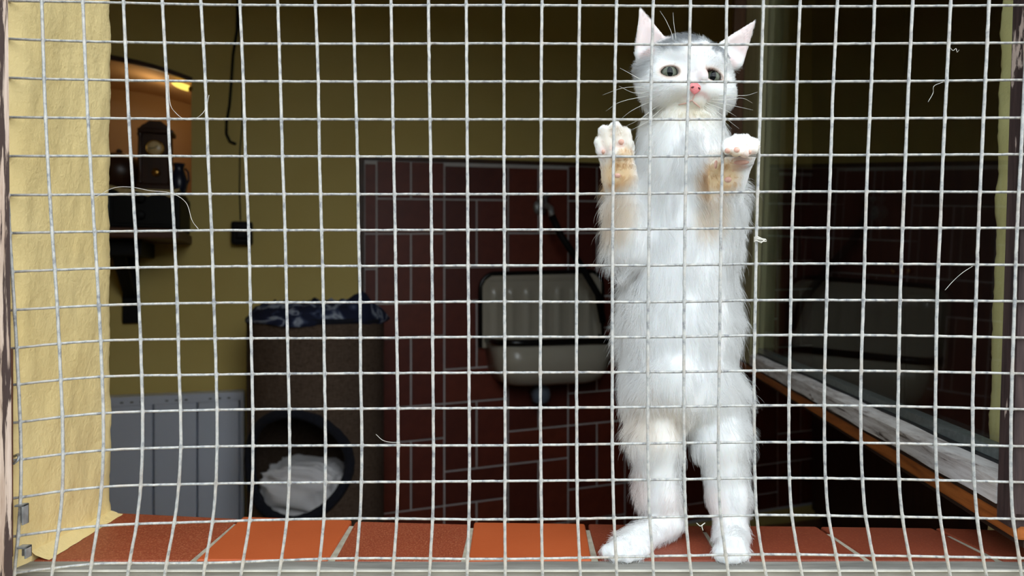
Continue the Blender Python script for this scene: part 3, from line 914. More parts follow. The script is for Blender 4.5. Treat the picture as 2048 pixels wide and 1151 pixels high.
# cat barrel with a round plush doorway
bc = Vector((P(634, 0, 1.515).x, 1.515, 0)); RB = 0.190
barrel = empty('cat_barrel', (bc.x, bc.y, 0), 'brown woven cat barrel with round dark doorway, before the yellow wall', 'cat furniture')
zt_b = ZC - 0.092
hth = math.radians(-5)                              # doorway faces slightly left of the camera
hz = ZC - 0.468; HR = 0.140
na, nz = 128, 150
V = []; idx = {}
def cyl(a, z, r):
    return (bc.x + r * math.sin(a), bc.y - r * math.cos(a), z)
zs = np.linspace(0.012, zt_b, nz)
for r in (RB, RB - 0.010):
    for z in zs:
        for k in range(na):
            V.append(cyl(2 * math.pi * k / na, z, r))
Fc = []
def inhole(a, z):
    dx = RB * math.sin(a - hth)
    return math.cos(a - hth) > 0 and dx * dx + (z - hz) ** 2 < HR * HR
for i in range(nz - 1):
    for k in range(na):
        a = 2 * math.pi * (k + 0.5) / na; z = (zs[i] + zs[i + 1]) / 2
        if inhole(a, z): continue
        l = (k + 1) % na
        Fc.append((i * na + k, i * na + l, (i + 1) * na + l, (i + 1) * na + k))
        o2 = na * nz
        Fc.append((o2 + i * na + k, o2 + (i + 1) * na + k, o2 + (i + 1) * na + l, o2 + i * na + l))
mk('body', V, Fc, M_WEAVE, barrel, smooth=True)
lathe('top_board', [(0.0, 0.0), (RB + 0.002, 0.0), (RB + 0.004, 0.006), (RB + 0.002, 0.014), (0.0, 0.014)], (bc.x, bc.y, zt_b - 0.004), (0, 0, 1), M_PLUSH, barrel, 64, smooth=False)
lathe('base_board', [(0.0, 0.0), (RB + 0.004, 0.0), (RB + 0.004, 0.02), (0.0, 0.02)], (bc.x, bc.y, 0.0), (0, 0, 1), M_PLUSH, barrel, 64, smooth=False)
lathe('inner_floor', [(0.0, 0.0), (RB - 0.012, 0.0), (RB - 0.012, 0.012), (0.0, 0.012)], (bc.x, bc.y, hz - 0.19), (0, 0, 1), M_PLUSH, barrel, 48, smooth=False)
lathe('inner_ceiling', [(0.0, 0.0), (RB - 0.012, 0.0), (RB - 0.012, 0.012), (0.0, 0.012)], (bc.x, bc.y, hz + 0.19), (0, 0, 1), M_WEAVE, barrel, 48, smooth=False)
rim = []
for k in range(72):
    f = 2 * math.pi * k / 72
    u, v = HR * math.cos(f) * 1.0, HR * math.sin(f)
    a = hth + math.asin(max(-1, min(1, u / RB)))
    rim.append(cyl(a, hz + v, RB - 0.001))
V, Fc = tube_data(rim, 0.0135, 12, closed=True)
V = V + 0.0012 * vnoise(V * 60, 4)[:, None]
mk('doorway_rim', V, Fc, M_PLUSH, barrel, smooth=True)

def crumple(amp, seed, f1=1.1, sharp=True):
    r = np.random.default_rng(seed)
    ds = [(r.normal(size=3), r.uniform(1.5, 4.5) * f1, r.uniform(0, 6.28)) for _ in range(9)]
    def fn(x, y, z):
        s = 0
        for d, f, p in ds:
            q = math.sin((d[0] * x + d[1] * y + d[2] * z) * f + p)
            s += (1 - abs(q)) ** 1.6 if sharp else q
        return 1 + amp * (s - 3.2)
    return fn
cu = empty('white_cushion', (bc.x, bc.y - 0.06, hz - 0.178), 'crumpled white cushion lying inside the barrel doorway', 'cushion')
ellipsoid('cushion_cover', (bc.x - 0.014, bc.y - 0.050, hz - 0.100), [(0.118, 0, 0), (0, 0.10, 0), (0, 0, 0.085)], M_CLOTHW, cu, 96, 64, fn=crumple(0.050, 21, 1.5), post=lambda a, b, c: tuple(abs(q) ** -0.38 if abs(q) > 1e-4 else 1 for q in (a, b, c)))
qu = empty('patterned_blanket', (bc.x, bc.y, zt_b + 0.01), 'navy and white patterned blanket bunched on top of the barrel', 'blanket')
V, Fc = [], []
nr, nk = 26, 110
crm = crumple(0.16, 5, 1.6)
for i in range(nr + 1):
    f = i / nr
    for k in range(nk):
        a = 2 * math.pi * k / nk
        rr = (RB + 0.008) * f * (1 + 0.035 * math.sin(3 * a + 1) + 0.02 * math.sin(7 * a))
        x, y = rr * math.cos(a), rr * math.sin(a)
        bulge = 0.034 * (1 - f ** 8) * (crm(x * 9, y * 9, 0.4)) + 0.032 * math.exp(-((x - 0.145) ** 2 + (y + 0.06) ** 2) / 0.0016)
        drop = -0.012 * max(0, f - 0.86) / 0.14
        V.append((bc.x + x, bc.y + y, zt_b + 0.013 + max(0.002, bulge * 1.1) + drop))
for i in range(nr):
    for k in range(nk):
        l = (k + 1) % nk
        Fc.append((i * nk + k, i * nk + l, (i + 1) * nk + l, (i + 1) * nk + k))
base = len(V)
for k in range(nk):
    a = 2 * math.pi * k / nk
    rr = (RB + 0.002) * (1 + 0.035 * math.sin(3 * a + 1) + 0.02 * math.sin(7 * a))
    V.append((bc.x + rr * math.cos(a), bc.y + rr * math.sin(a), zt_b - 0.006 + 0.004 * math.sin(5 * a)))
for k in range(nk):
    l = (k + 1) % nk
    Fc.append((nr * nk + k, nr * nk + l, base + l, base + k))
mk('blanket_cloth', V, Fc, M_QUILT, qu, smooth=True)

# enamel sink on the red tiles
sk = empty('wall_sink', bw(0.615, 0.02, -0.34), 'cream enamel wall sink with black rim and fluted splashback on red tiles', 'sink')
sT, sW = 0.605, 0.232
z_top, z_rim, z_bot = 0.058, -0.178, -0.325
def rrect(w, zlo, zhi, r, n=8):
    pts = [(-w, zlo), (w, zlo)]
    for k in range(n + 1):
        a = k / n * math.pi / 2
        pts.append((w - r + r * math.cos(a), zhi - r + r * math.sin(a)))
    for k in range(n + 1):
        a = math.pi / 2 + k / n * math.pi / 2
        pts.append((-w + r + r * math.cos(a), zhi - r + r * math.sin(a)))
    return pts
# splashback as a height-field with flutes
V, Fc = [], []
nu, nv = 150, 70
def inside(u, z):
    r = 0.05; w = sW - 0.008; zt = z_top - 0.010
    dx = max(0, abs(u) - (w - r)); dz = max(0, z - (zt - r))
    return dx * dx + dz * dz <= r * r
for j in range(nv + 1):
    for i in range(nu + 1):
        u = -sW + 2 * sW * i / nu; z = z_rim - 0.02 + (z_top - 0.004 - z_rim + 0.02) * j / nv
        h = 0.022
        ph = (u / 0.058)
        fl = math.exp(-((ph - round(ph)) * 0.058 / 0.013) ** 2) if abs(round(ph)) <= 3 else 0
        env = 1 / (1 + math.exp((z - (z_top - 0.062)) / 0.005))
        h += 0.006 * fl * env
        fr = max(abs(u) / (sW - 0.03), (z - (z_top - 0.12)) / 0.092)
        h += 0.004 * (1 / (1 + math.exp(-(fr - 1) * 60)))
        V.append(bw(sT + u, h + 0.012, z + TILT * u))
for j in range(nv):
    for i in range(nu):
        u = -sW + 2 * sW * (i + .5) / nu; z = z_rim - 0.02 + (z_top - 0.004 - z_rim + 0.02) * (j + .5) / nv
        if not inside(u, z): continue
        a = j * (nu + 1) + i
        Fc.append((a, a + 1, a + nu + 2, a + nu + 1))
mk('splashback', V, Fc, M_ENAMEL, sk, smooth=True)
V, Fc = [], []
pr = rrect(sW, z_rim - 0.02, z_top, 0.055, 10)
for n_ in (0.010, 0.030):
    for u, z in pr:
        V.append(bw(sT + u, n_, z + TILT * u))
k = len(pr)
for i in range(k):
    j = (i + 1) % k
    Fc.append((i, j, k + j, k + i))
Fc.append(tuple(range(k, 2 * k)))
mk('splash_back_plate', V, Fc, M_ENAMELB, sk)
pr2 = rrect(sW - 0.003, z_rim - 0.015, z_top - 0.003, 0.052, 10)[1:]
pr2 = [(sW - 0.003, z_rim - 0.015)] + pr2[1:] + [(-sW + 0.003, z_rim - 0.015)]
tube('splash_rim', [bw(sT + u, 0.033, z + TILT * u) for u, z in pr2], 0.0075, M_ENAMELB, sk, 10)
# bowl: rounded-rectangle sections from rim to bottom, outside and inside
def bowl_loop(z, w, d, r, n=8, n0=0.012):
    L = []
    for cx_, cy_, a0 in ((w - r, d - r, 0), (-w + r, d - r, 90)):
        for k in range(n + 1):
            a = math.radians(a0 + 90 * k / n)
            L.append(bw(sT + cx_ + r * math.cos(a), n0 + cy_ + r * math.sin(a), z))
    L.append(bw(sT - w, n0, z)); L.append(bw(sT + w, n0, z))
    return L
loops = [bowl_loop(z_bot, 0.150, 0.14, 0.06), bowl_loop(z_bot + 0.012, 0.178, 0.165, 0.07), bowl_loop(z_bot + 0.045, 0.196, 0.185, 0.075), bowl_loop(z_rim - 0.004, 0.212, 0.205, 0.075),
         bowl_loop(z_rim - 0.004, 0.204, 0.197, 0.07), bowl_loop(z_bot + 0.05, 0.186, 0.175, 0.07), bowl_loop(z_bot + 0.014, 0.14, 0.13, 0.05)]
V = [p for l in loops for p in l]; k = len(loops[0]); Fc = []
for i in range(len(loops) - 1):
    for q in range(k):
        j = (q + 1) % k
        Fc.append((i * k + q, i * k + j, (i + 1) * k + j, (i + 1) * k + q))
Fc.append(tuple(range(k - 1, -1, -1))); Fc.append(tuple((len(loops) - 1) * k + q for q in range(k)))
mk('bowl', V, Fc, M_ENAMEL, sk, smooth=True)
tube('bowl_rim', [p + Vector((0, 0, 0.002)) for p in bowl_loop(z_rim, 0.212, 0.206, 0.075, 10)], 0.011, M_ENAMELB, sk, 10, closed=True)
lathe('drain_trap', [(0.012, 0.0), (0.03, 0.008), (0.034, 0.03), (0.03, 0.052), (0.018, 0.062), (0.018, 0.09)], bw(sT - 0.03, 0.09, z_bot - 0.072), (0, 0, 1), M_PIPE, sk, 20)
tube('drain_pipe', [bw(sT - 0.03, 0.085, z_bot - 0.05), bw(sT - 0.03, 0.05, z_bot - 0.045), bw(sT - 0.03, 0.012, z_bot - 0.045)], 0.014, M_PIPE, sk, 10)
tp = empty('wall_tap', bw(0.63, 0.02, 0.28), 'dark wall tap with black hose above the enamel sink', 'tap')
lathe('flange', [(0.026, 0.0), (0.026, 0.006), (0.012, 0.012)], bw(0.60, 0.0145, 0.285), BN, M_STEEL, tp, 20)
tube('spout', [bw(0.60, 0.02, 0.285), bw(0.60, 0.08, 0.285), bw(0.60, 0.12, 0.27), bw(0.60, 0.13, 0.24)], 0.010, M_STEEL, tp, 10)
lathe('handle', [(0.006, 0.0), (0.006, 0.02), (0.022, 0.024), (0.022, 0.034), (0.004, 0.038)], bw(0.60, 0.07, 0.293), (0, 0, 1), M_STEEL, tp, 12)
tube('hose', [bw(0.60, 0.13, 0.245), bw(0.63, 0.135, 0.18), bw(0.70, 0.14, 0.08), bw(0.77, 0.13, -0.02), bw(0.80, 0.11, -0.12)], 0.012, M_BLACK, tp, 10)

# dark cupboard along the right wall
cpb = empty('dark_cupboard', (1.5, 1.6, 0), 'tall dark wooden cupboard standing against the right wall, behind the open casement', 'cupboard')
boxo('body', (1.20, 0.95, 0.06), (1.73, 2.25, 2.1), M_CUPB, cpb, bevel=0.004)
boxo('plinth', (1.22, 0.97, 0.0), (1.73, 2.23, 0.06), M_CUPB, cpb, bevel=0.002)
for k in range(2):
    d_ = boxo('door', (1.182, 0.965 + 0.64 * k, 0.08), (1.198, 1.595 + 0.64 * k, 2.06), M_CUPB, cpb, bevel=0.003)
    lathe('knob', [(0.006, 0), (0.012, 0.012), (0.009, 0.02)], (1.182, 1.56 + 0.08 * k, 1.0), (-1, 0, 0), M_BRASS, d_, 12)
# ------------------------------------------------------------------ the kitten
# signed-distance modelling: tapered limbs and ellipsoids blended into one skin, meshed by surface nets
def pv(px, py, Y):
    return np.array(P(px, py, Y))
PRIMS = []
def rc(a, b, r1, r2, k=0.006, sq=None, op='+'):
    PRIMS.append(('rc', np.array(a, float), np.array(b, float), r1, r2, k, op))
def el(c, r, k=0.006, rot=None, op='+'):
    PRIMS.append(('el', np.array(c, float), np.array(r, float), rot, 0, k, op))
def fl(c, a, b, r1, r2, th, nrm, k=0.003, op='+'):
    """round cone flattened along nrm by factor th (ears)"""
    PRIMS.append(('fl', np.array(a, float), np.array(b, float), r1, r2, k, op, np.array(nrm, float), th))

def d_prim(p, Q):
    if p[0] == 'el':
        q = Q - p[1]
        if p[3] is not None:
            q = q @ p[3]
        r = p[2]
        k0 = np.sqrt(((q / r) ** 2).sum(-1)); k1 = np.sqrt(((q / (r * r)) ** 2).sum(-1))
        return k0 * (k0 - 1.0) / np.maximum(k1, 1e-9)
    a, b, r1, r2 = p[1:5]
    if p[0] == 'fl':
        n, th = p[7], p[8]
        q = Q - a
        h = q @ n
        Q = Q + (h / th - h)[..., None] * n
    ab = b - a
    l2 = ab @ ab
    t = np.clip(((Q - a) @ ab) / l2, 0, 1)
    d = np.sqrt(((Q - a - t[..., None] * ab) ** 2).sum(-1)) - (r1 + (r2 - r1) * t)
    if p[0] == 'fl':
        d = d * 0.6
    return d

def comb(f, d, k, op):
    if op == '+':
        h = np.maximum(k - np.abs(f - d), 0) / k
        return np.minimum(f, d) - h * h * k * 0.25
    d = -d
    h = np.maximum(k - np.abs(f - d), 0) / k
    return np.maximum(f, d) + h * h * k * 0.25

def sdf_at(Q):
    f = np.full(Q.shape[:-1], 0.05)
    for p in PRIMS:
        f = comb(f, d_prim(p, Q), p[5], p[6])
    return f

def hit(px, py, y0=-0.02, y1=0.12):
    """first point of the skin on a sight line, with its outward normal"""
    Y = np.linspace(y0, y1, 700)
    s = (Y + D) / F
    Q = np.stack([(px - 1024) * s, Y, ZC - (py - 575.5) * s], 1)
    f = sdf_at(Q)
    i = np.argmax(f < 0)
    if f[i] >= 0:
        i = np.argmin(f)
    q = Q[i]
    e = 0.0004
    g = np.array([sdf_at(np.array([q + d]))[0] - sdf_at(np.array([q - d]))[0] for d in np.eye(3) * e])
    return q, g / (np.linalg.norm(g) + 1e-12)

# head frame: origin, right/up/forward axes (tilted a little, turned to its left)
HO = pv(1371, 150, 0.062)
HS = (0.062 + D) / F                    # metres per photo pixel at the head
yaw, roll = math.radians(12), math.radians(5.5)
hr = np.array([math.cos(yaw), math.sin(yaw), 0.0]); hf = np.array([math.sin(yaw), -math.cos(yaw), 0.0]); hu = np.array([0, 0, 1.0])
hr, hu = hr * math.cos(roll) - hu * math.sin(roll), hu * math.cos(roll) + hr * math.sin(roll)
HM = np.stack([hr, hu, hf], 1)          # columns: local axes
def hl(x, y, z):
    return HO + HS * (HM @ np.array([x, y, z], float))
def hel(c, r, k=8, op='+'):
    el(hl(*c), np.array(r, float) * HS, k * HS, HM, op)
def hrc(a, b, r1, r2, k=8, op='+'):
    rc(hl(*a), hl(*b), r1 * HS, r2 * HS, k * HS, op=op)

# trunk
el(pv(1362, 400, 0.067), (R(82, .067), 0.034, R(120, .067)), 0.01)
el(pv(1358, 520, 0.068), (R(94, .068), 0.036, R(130, .068)), 0.014)
el(pv(1356, 660, 0.067), (R(106, .067), 0.040, R(170, .067)), 0.014)
el(pv(1362, 775, 0.064), (R(102, .064), 0.038, R(78, .064)), 0.012)
el(pv(1340, 760, 0.034), (R(36, .034), 0.010, R(40, .034)), 0.012)
rc(pv(1366, 350, 0.070), pv(1366, 225, 0.074), R(76, .07), R(66, .07), 0.012)
el(pv(1366, 300, 0.060), (R(66, .06), 0.024, R(80, .06)), 0.018)
# fore legs raised to the screen
for sh, elb, wr, r in (((1270, 400, .066), (1256, 500, .050), (1239, 352, .026), (42, 35, 30)), ((1446, 400, .066), (1436, 495, .050), (1455, 358, .026), (40, 35, 32))):
    rc(pv(*sh), pv(*elb), R(r[0], sh[2]), R(r[1] - 4, elb[2]), 0.012)
    rc(pv(*elb), pv(*wr), R(r[1], elb[2]), R(r[2], wr[2]), 0.007)
# image-left paw: flat against the wires, palm and toes forward
rc(pv(1238, 352, .025), pv(1232, 310, .022), R(32, .024), R(34, .02), 0.006)
el(pv(1232, 294, .0215), (R(36, .020), 0.0095, R(34, .020)), 0.004)
for a, b, r in (((1203, 304), (1197, 284), 9.5), ((1216, 292), (1208, 263), 12.5), ((1235, 284), (1230, 256), 13), ((1253, 290), (1250, 267), 12)):
    rc(pv(a[0], a[1], .0130), pv(b[0], b[1], .0135), R(r, .016), R(r + .5, .012), 0.0011)
el(pv(1238, 309, .0135), (R(23, .013), 0.006, R(11, .013)), 0.003)
# image-right paw: toes hooked forward over a wire
rc(pv(1456, 358, .025), pv(1474, 318, .020), R(33, .025), R(33, .02), 0.006)
el(pv(1481, 296, .0165), (R(36, .016), 0.010, R(26, .016)), 0.004)
for x0, x1, ry, tip in ((1462, 1456, 288, 304), (1475, 1473, 281, 310), (1490, 1491, 281, 312), (1501, 1507, 289, 305)):
    rc(pv(x0, 288, .012), pv(x1, ry, -.001), R(11.5, .0), R(11.5, .0), 0.0012)
    rc(pv(x1, ry, -.001), pv(x1 - 1, tip - 6, -.0072), R(11.5, .0), R(10, .0), 0.0012)
el(pv(1484, 326, .0085), (R(24, .008), 0.006, R(10, .008)), 0.003)
el(pv(1432, 334, .018), (R(12, .018), 0.006, R(16, .018)), 0.004)
# hind legs: thigh, shank, hock, foot
rc(pv(1316, 800, .064), pv(1312, 880, .050), R(52, .06), R(42, .05), 0.012)
rc(pv(1312, 880, .050), pv(1316, 985, .056), R(42, .05), R(34, .056), 0.010)
rc(pv(1316, 985, .056), pv(1336, 1042, .058), R(34, .056), R(26, .058), 0.008)
rc(pv(1338, 1046, .057), pv(1276, 1082, .038), R(26, .057), R(25, .038), 0.006)
rc(pv(1276, 1080, .038), pv(1240, 1098, .022), R(26, .038), R(23, .022), 0.006)
for x, y, Y, r in ((1216, 1102, .020, 15), (1232, 1108, .0155, 16), (1254, 1110, .0145, 16), (1274, 1107, .018, 14)):
    rc(pv(x + 12, y - 6, Y + .008), pv(x, y, Y), R(r, Y), R(r - 1, Y), 0.0018)
rc(pv(1428, 800, .064), pv(1436, 880, .050), R(52, .06), R(42, .05), 0.012)
rc(pv(1440, 880, .050), pv(1454, 990, .054), R(42, .05), R(35, .054), 0.010)
rc(pv(1454, 990, .054), pv(1462, 1062, .046), R(35, .054), R(28, .046), 0.008)
rc(pv(1462, 1062, .046), pv(1463, 1094, .024), R(28, .046), R(28, .024), 0.006)
for x, y, Y, r in ((1440, 1110, .018, 14), (1454, 1113, .0145, 15), (1470, 1113, .0145, 15), (1484, 1110, .018, 14)):
    rc(pv(x, y - 8, Y + .009), pv(x, y, Y), R(r + 1, Y), R(r - 1, Y), 0.0018)
# tail hanging behind between the hind legs
rc(pv(1390, 800, .098), pv(1440, 880, .112), R(16, .1), R(13, .11), 0.008)
rc(pv(1440, 880, .112), pv(1456, 980, .112), R(13, .11), R(11, .108), 0.006)
rc(pv(1456, 980, .112), pv(1452, 1050, .122), R(11, .108), R(6, .116), 0.005)
N_BODY = len(PRIMS)
# head
hel((0, 4, -12), (99, 74, 74), 10)
hel((-54, -34, 16), (46, 42, 46), 16); hel((54, -34, 16), (46, 42, 46), 16)
hel((-38, 24, 40), (30, 22, 24), 14); hel((38, 24, 40), (30, 22, 24), 14)
hrc((0, 30, 50), (0, -22, 71), 11, 10, 10)
hel((-16, -46, 55), (28, 18, 20), 20); hel((16, -46, 55), (28, 18, 20), 20)
hel((0, -68, 48), (19, 11, 15), 14)
hrc((0, -22, 74), (0, -30, 80), 11, 9, 5)
# mouth crease
hrc((0, -42, 83), (0, -56, 80), 1.8, 2.2, 3, '-')
hrc((0, -57, 79), (-20, -66, 68), 2.6, 1.8, 3, '-'); hrc((0, -57, 79), (20, -66, 68), 2.6, 1.8, 3, '-')
# ears: thin flattened shells with a hollow in front
def ear(base, tip, r0, r1, nrm, cav):
    nrm = np.array(nrm, float); nrm /= np.linalg.norm(nrm)
    fl(None, base, tip, r0 * HS, r1 * HS, 0.36, nrm, 7 * HS)
    o = nrm * cav[2] * HS
    b2, t2 = base * (1 - cav[0]) + tip * cav[0], base * (1 - cav[1]) + tip * cav[1]
    fl(None, b2 + o, t2 + o, r0 * 0.80 * HS, r1 * 0.5 * HS, 0.34, nrm, 2.5 * HS, op='-')
earL = (pv(1306, 100, .064), pv(1284, 13, .060)); earR = (pv(1463, 107, .070), pv(1518, 37, .072))
ear(earL[0], earL[1], 39, 4, (0.02, -1, 0.12), (0.06, 0.86, 11))
ear(earR[0], earR[1], 34, 3.5, (0.34, -0.94, 0.1), (0.06, 0.86, 10))
# eye openings: measure the skin, then cut an almond
EYES = []
for sx, (ex, ey) in ((-1, (1341, 141.5)), (1, (1427, 150.5))):
    q, nn = hit(ex, ey)
    EYES.append((sx, q, nn))
eye_axis = []
for sx, q, nn in EYES:
    fw = nn * 0.10 + np.array([0.03 if sx < 0 else -0.12, -1, 0.0]) * 0.90; fw /= np.linalg.norm(fw)
    rt = hr + (-sx) * 0.16 * hu; rt -= fw * (rt @ fw); rt /= np.linalg.norm(rt)   # inner corner dips towards the nose
    up = np.cross(rt, fw); up = up if up[2] > 0 else -up
    M3 = np.stack([rt, up, fw], 1)
    eye_axis.append(M3)
    wid = 17.5 if sx < 0 else 15.5
    el(q, np.array([wid, 9.8, 58]) * HS, 1.6 * HS, M3, '-')

# --- mesh
h = 0.0011
lo = np.array([P(1165, 0, 0).x - 0.012, -0.022, ZS - 0.006]); hi = np.array([P(1560, 0, 0.06).x + 0.01, 0.135, P(0, -25, 0.07).z])
NX, NY, NZ = [int(math.ceil(v)) for v in (hi - lo) / h]
fld = np.full((NX, NY, NZ), 0.02, np.float32)
ax = [lo[i] + h * np.arange(n) for i, n in enumerate((NX, NY, NZ))]
for p in PRIMS:
    if p[0] == 'el':
        m = p[2].max(); a0, a1 = p[1] - m, p[1] + m
    else:
        m = max(p[3], p[4]); a0, a1 = np.minimum(p[1], p[2]) - m, np.maximum(p[1], p[2]) + m
    mg = p[5] + 0.006
    i0 = np.clip(np.floor((a0 - mg - lo) / h).astype(int), 0, None); i1 = np.minimum(np.ceil((a1 + mg - lo) / h).astype(int) + 1, (NX, NY, NZ))
    if (i1 <= i0).any(): continue
    sl = tuple(slice(a, b) for a, b in zip(i0, i1))
    Q = np.stack(np.meshgrid(ax[0][sl[0]], ax[1][sl[1]], ax[2][sl[2]], indexing='ij'), -1)
    fld[sl] = comb(fld[sl], d_prim(p, Q), p[5], p[6])

def surface_nets(f, lo, h):
    s = f < 0
    nx, ny, nz = f.shape
    c = np.zeros((nx - 1, ny - 1, nz - 1), np.uint8)
    for a in (0, 1):
        for b in (0, 1):
            for d in (0, 1):
                c += s[a:nx - 1 + a, b:ny - 1 + b, d:nz - 1 + d]
    act = np.argwhere((c > 0) & (c < 8))
    idx = np.full(c.shape, -1, np.int64); idx[tuple(act.T)] = np.arange(len(act))
    acc = np.zeros((len(act), 3)); cnt = np.zeros(len(act))
    corners = [(a, b, d) for a in (0, 1) for b in (0, 1) for d in (0, 1)]
    val = {o: f[act[:, 0] + o[0], act[:, 1] + o[1], act[:, 2] + o[2]] for o in corners}
    for o in corners:
        for axx in range(3):
            if o[axx] == 0:
                e = list(o); e[axx] = 1; e = tuple(e)
                va, vb = val[o], val[e]
                m = (va < 0) != (vb < 0)
                t = va[m] / (va[m] - vb[m])
                pt_ = np.tile(np.array(o, float), (m.sum(), 1)); pt_[:, axx] = t
                acc[m] += pt_; cnt[m] += 1
    V = lo + h * (act + acc / cnt[:, None])
    quads = []
    for axx in range(3):
        sl0 = [slice(None)] * 3; sl1 = [slice(None)] * 3
        sl0[axx] = slice(0, -1); sl1[axx] = slice(1, None)
        diff = s[tuple(sl0)] != s[tuple(sl1)]
        e = np.argwhere(diff)
        u, v = [(1, 2), (2, 0), (0, 1)][axx]
        ok = (e[:, u] > 0) & (e[:, v] > 0) & (e[:, u] < f.shape[u] - 1) & (e[:, v] < f.shape[v] - 1)
        e = e[ok]
        ins = s[tuple(e.T)]
        def cell(du, dv):
            q = e.copy(); q[:, u] -= du; q[:, v] -= dv
            return idx[tuple(q.T)]
        qd = np.stack([cell(1, 1), cell(0, 1), cell(0, 0), cell(1, 0)], 1)
        qd[~ins] = qd[~ins][:, ::-1]
        quads.append(qd)
    return V, np.concatenate(quads)
SV, SF = surface_nets(fld, lo, h)
# keep the single largest connected skin
lab = np.arange(len(SV))
for _ in range(400):
    mn = lab[SF].min(1)
    new = lab.copy()
    for k in range(4):
        np.minimum.at(new, SF[:, k], mn)
    new = new[new]
    if (new == lab).all(): break
    lab = new
main = np.bincount(lab).argmax()
SF = SF[lab[SF[:, 0]] == main]
use = np.unique(SF); rem = np.full(len(SV), -1); rem[use] = np.arange(len(use)); SV = SV[use]; SF = rem[SF]
# two light smoothing passes
for _ in range(2):
    a2 = np.zeros_like(SV); n2 = np.zeros(len(SV))
    for k in range(4):
        for dlt in (1, 3):
            np.add.at(a2, SF[:, k], SV[SF[:, (k + dlt) % 4]]); np.add.at(n2, SF[:, k], 1)
    SV = SV * 0.5 + 0.5 * a2 / n2[:, None]
fn = np.cross(SV[SF[:, 2]] - SV[SF[:, 0]], SV[SF[:, 3]] - SV[SF[:, 1]])
VN = np.zeros_like(SV)
for k in range(4):
    np.add.at(VN, SF[:, k], fn)
VN /= np.linalg.norm(VN, axis=1)[:, None] + 1e-15

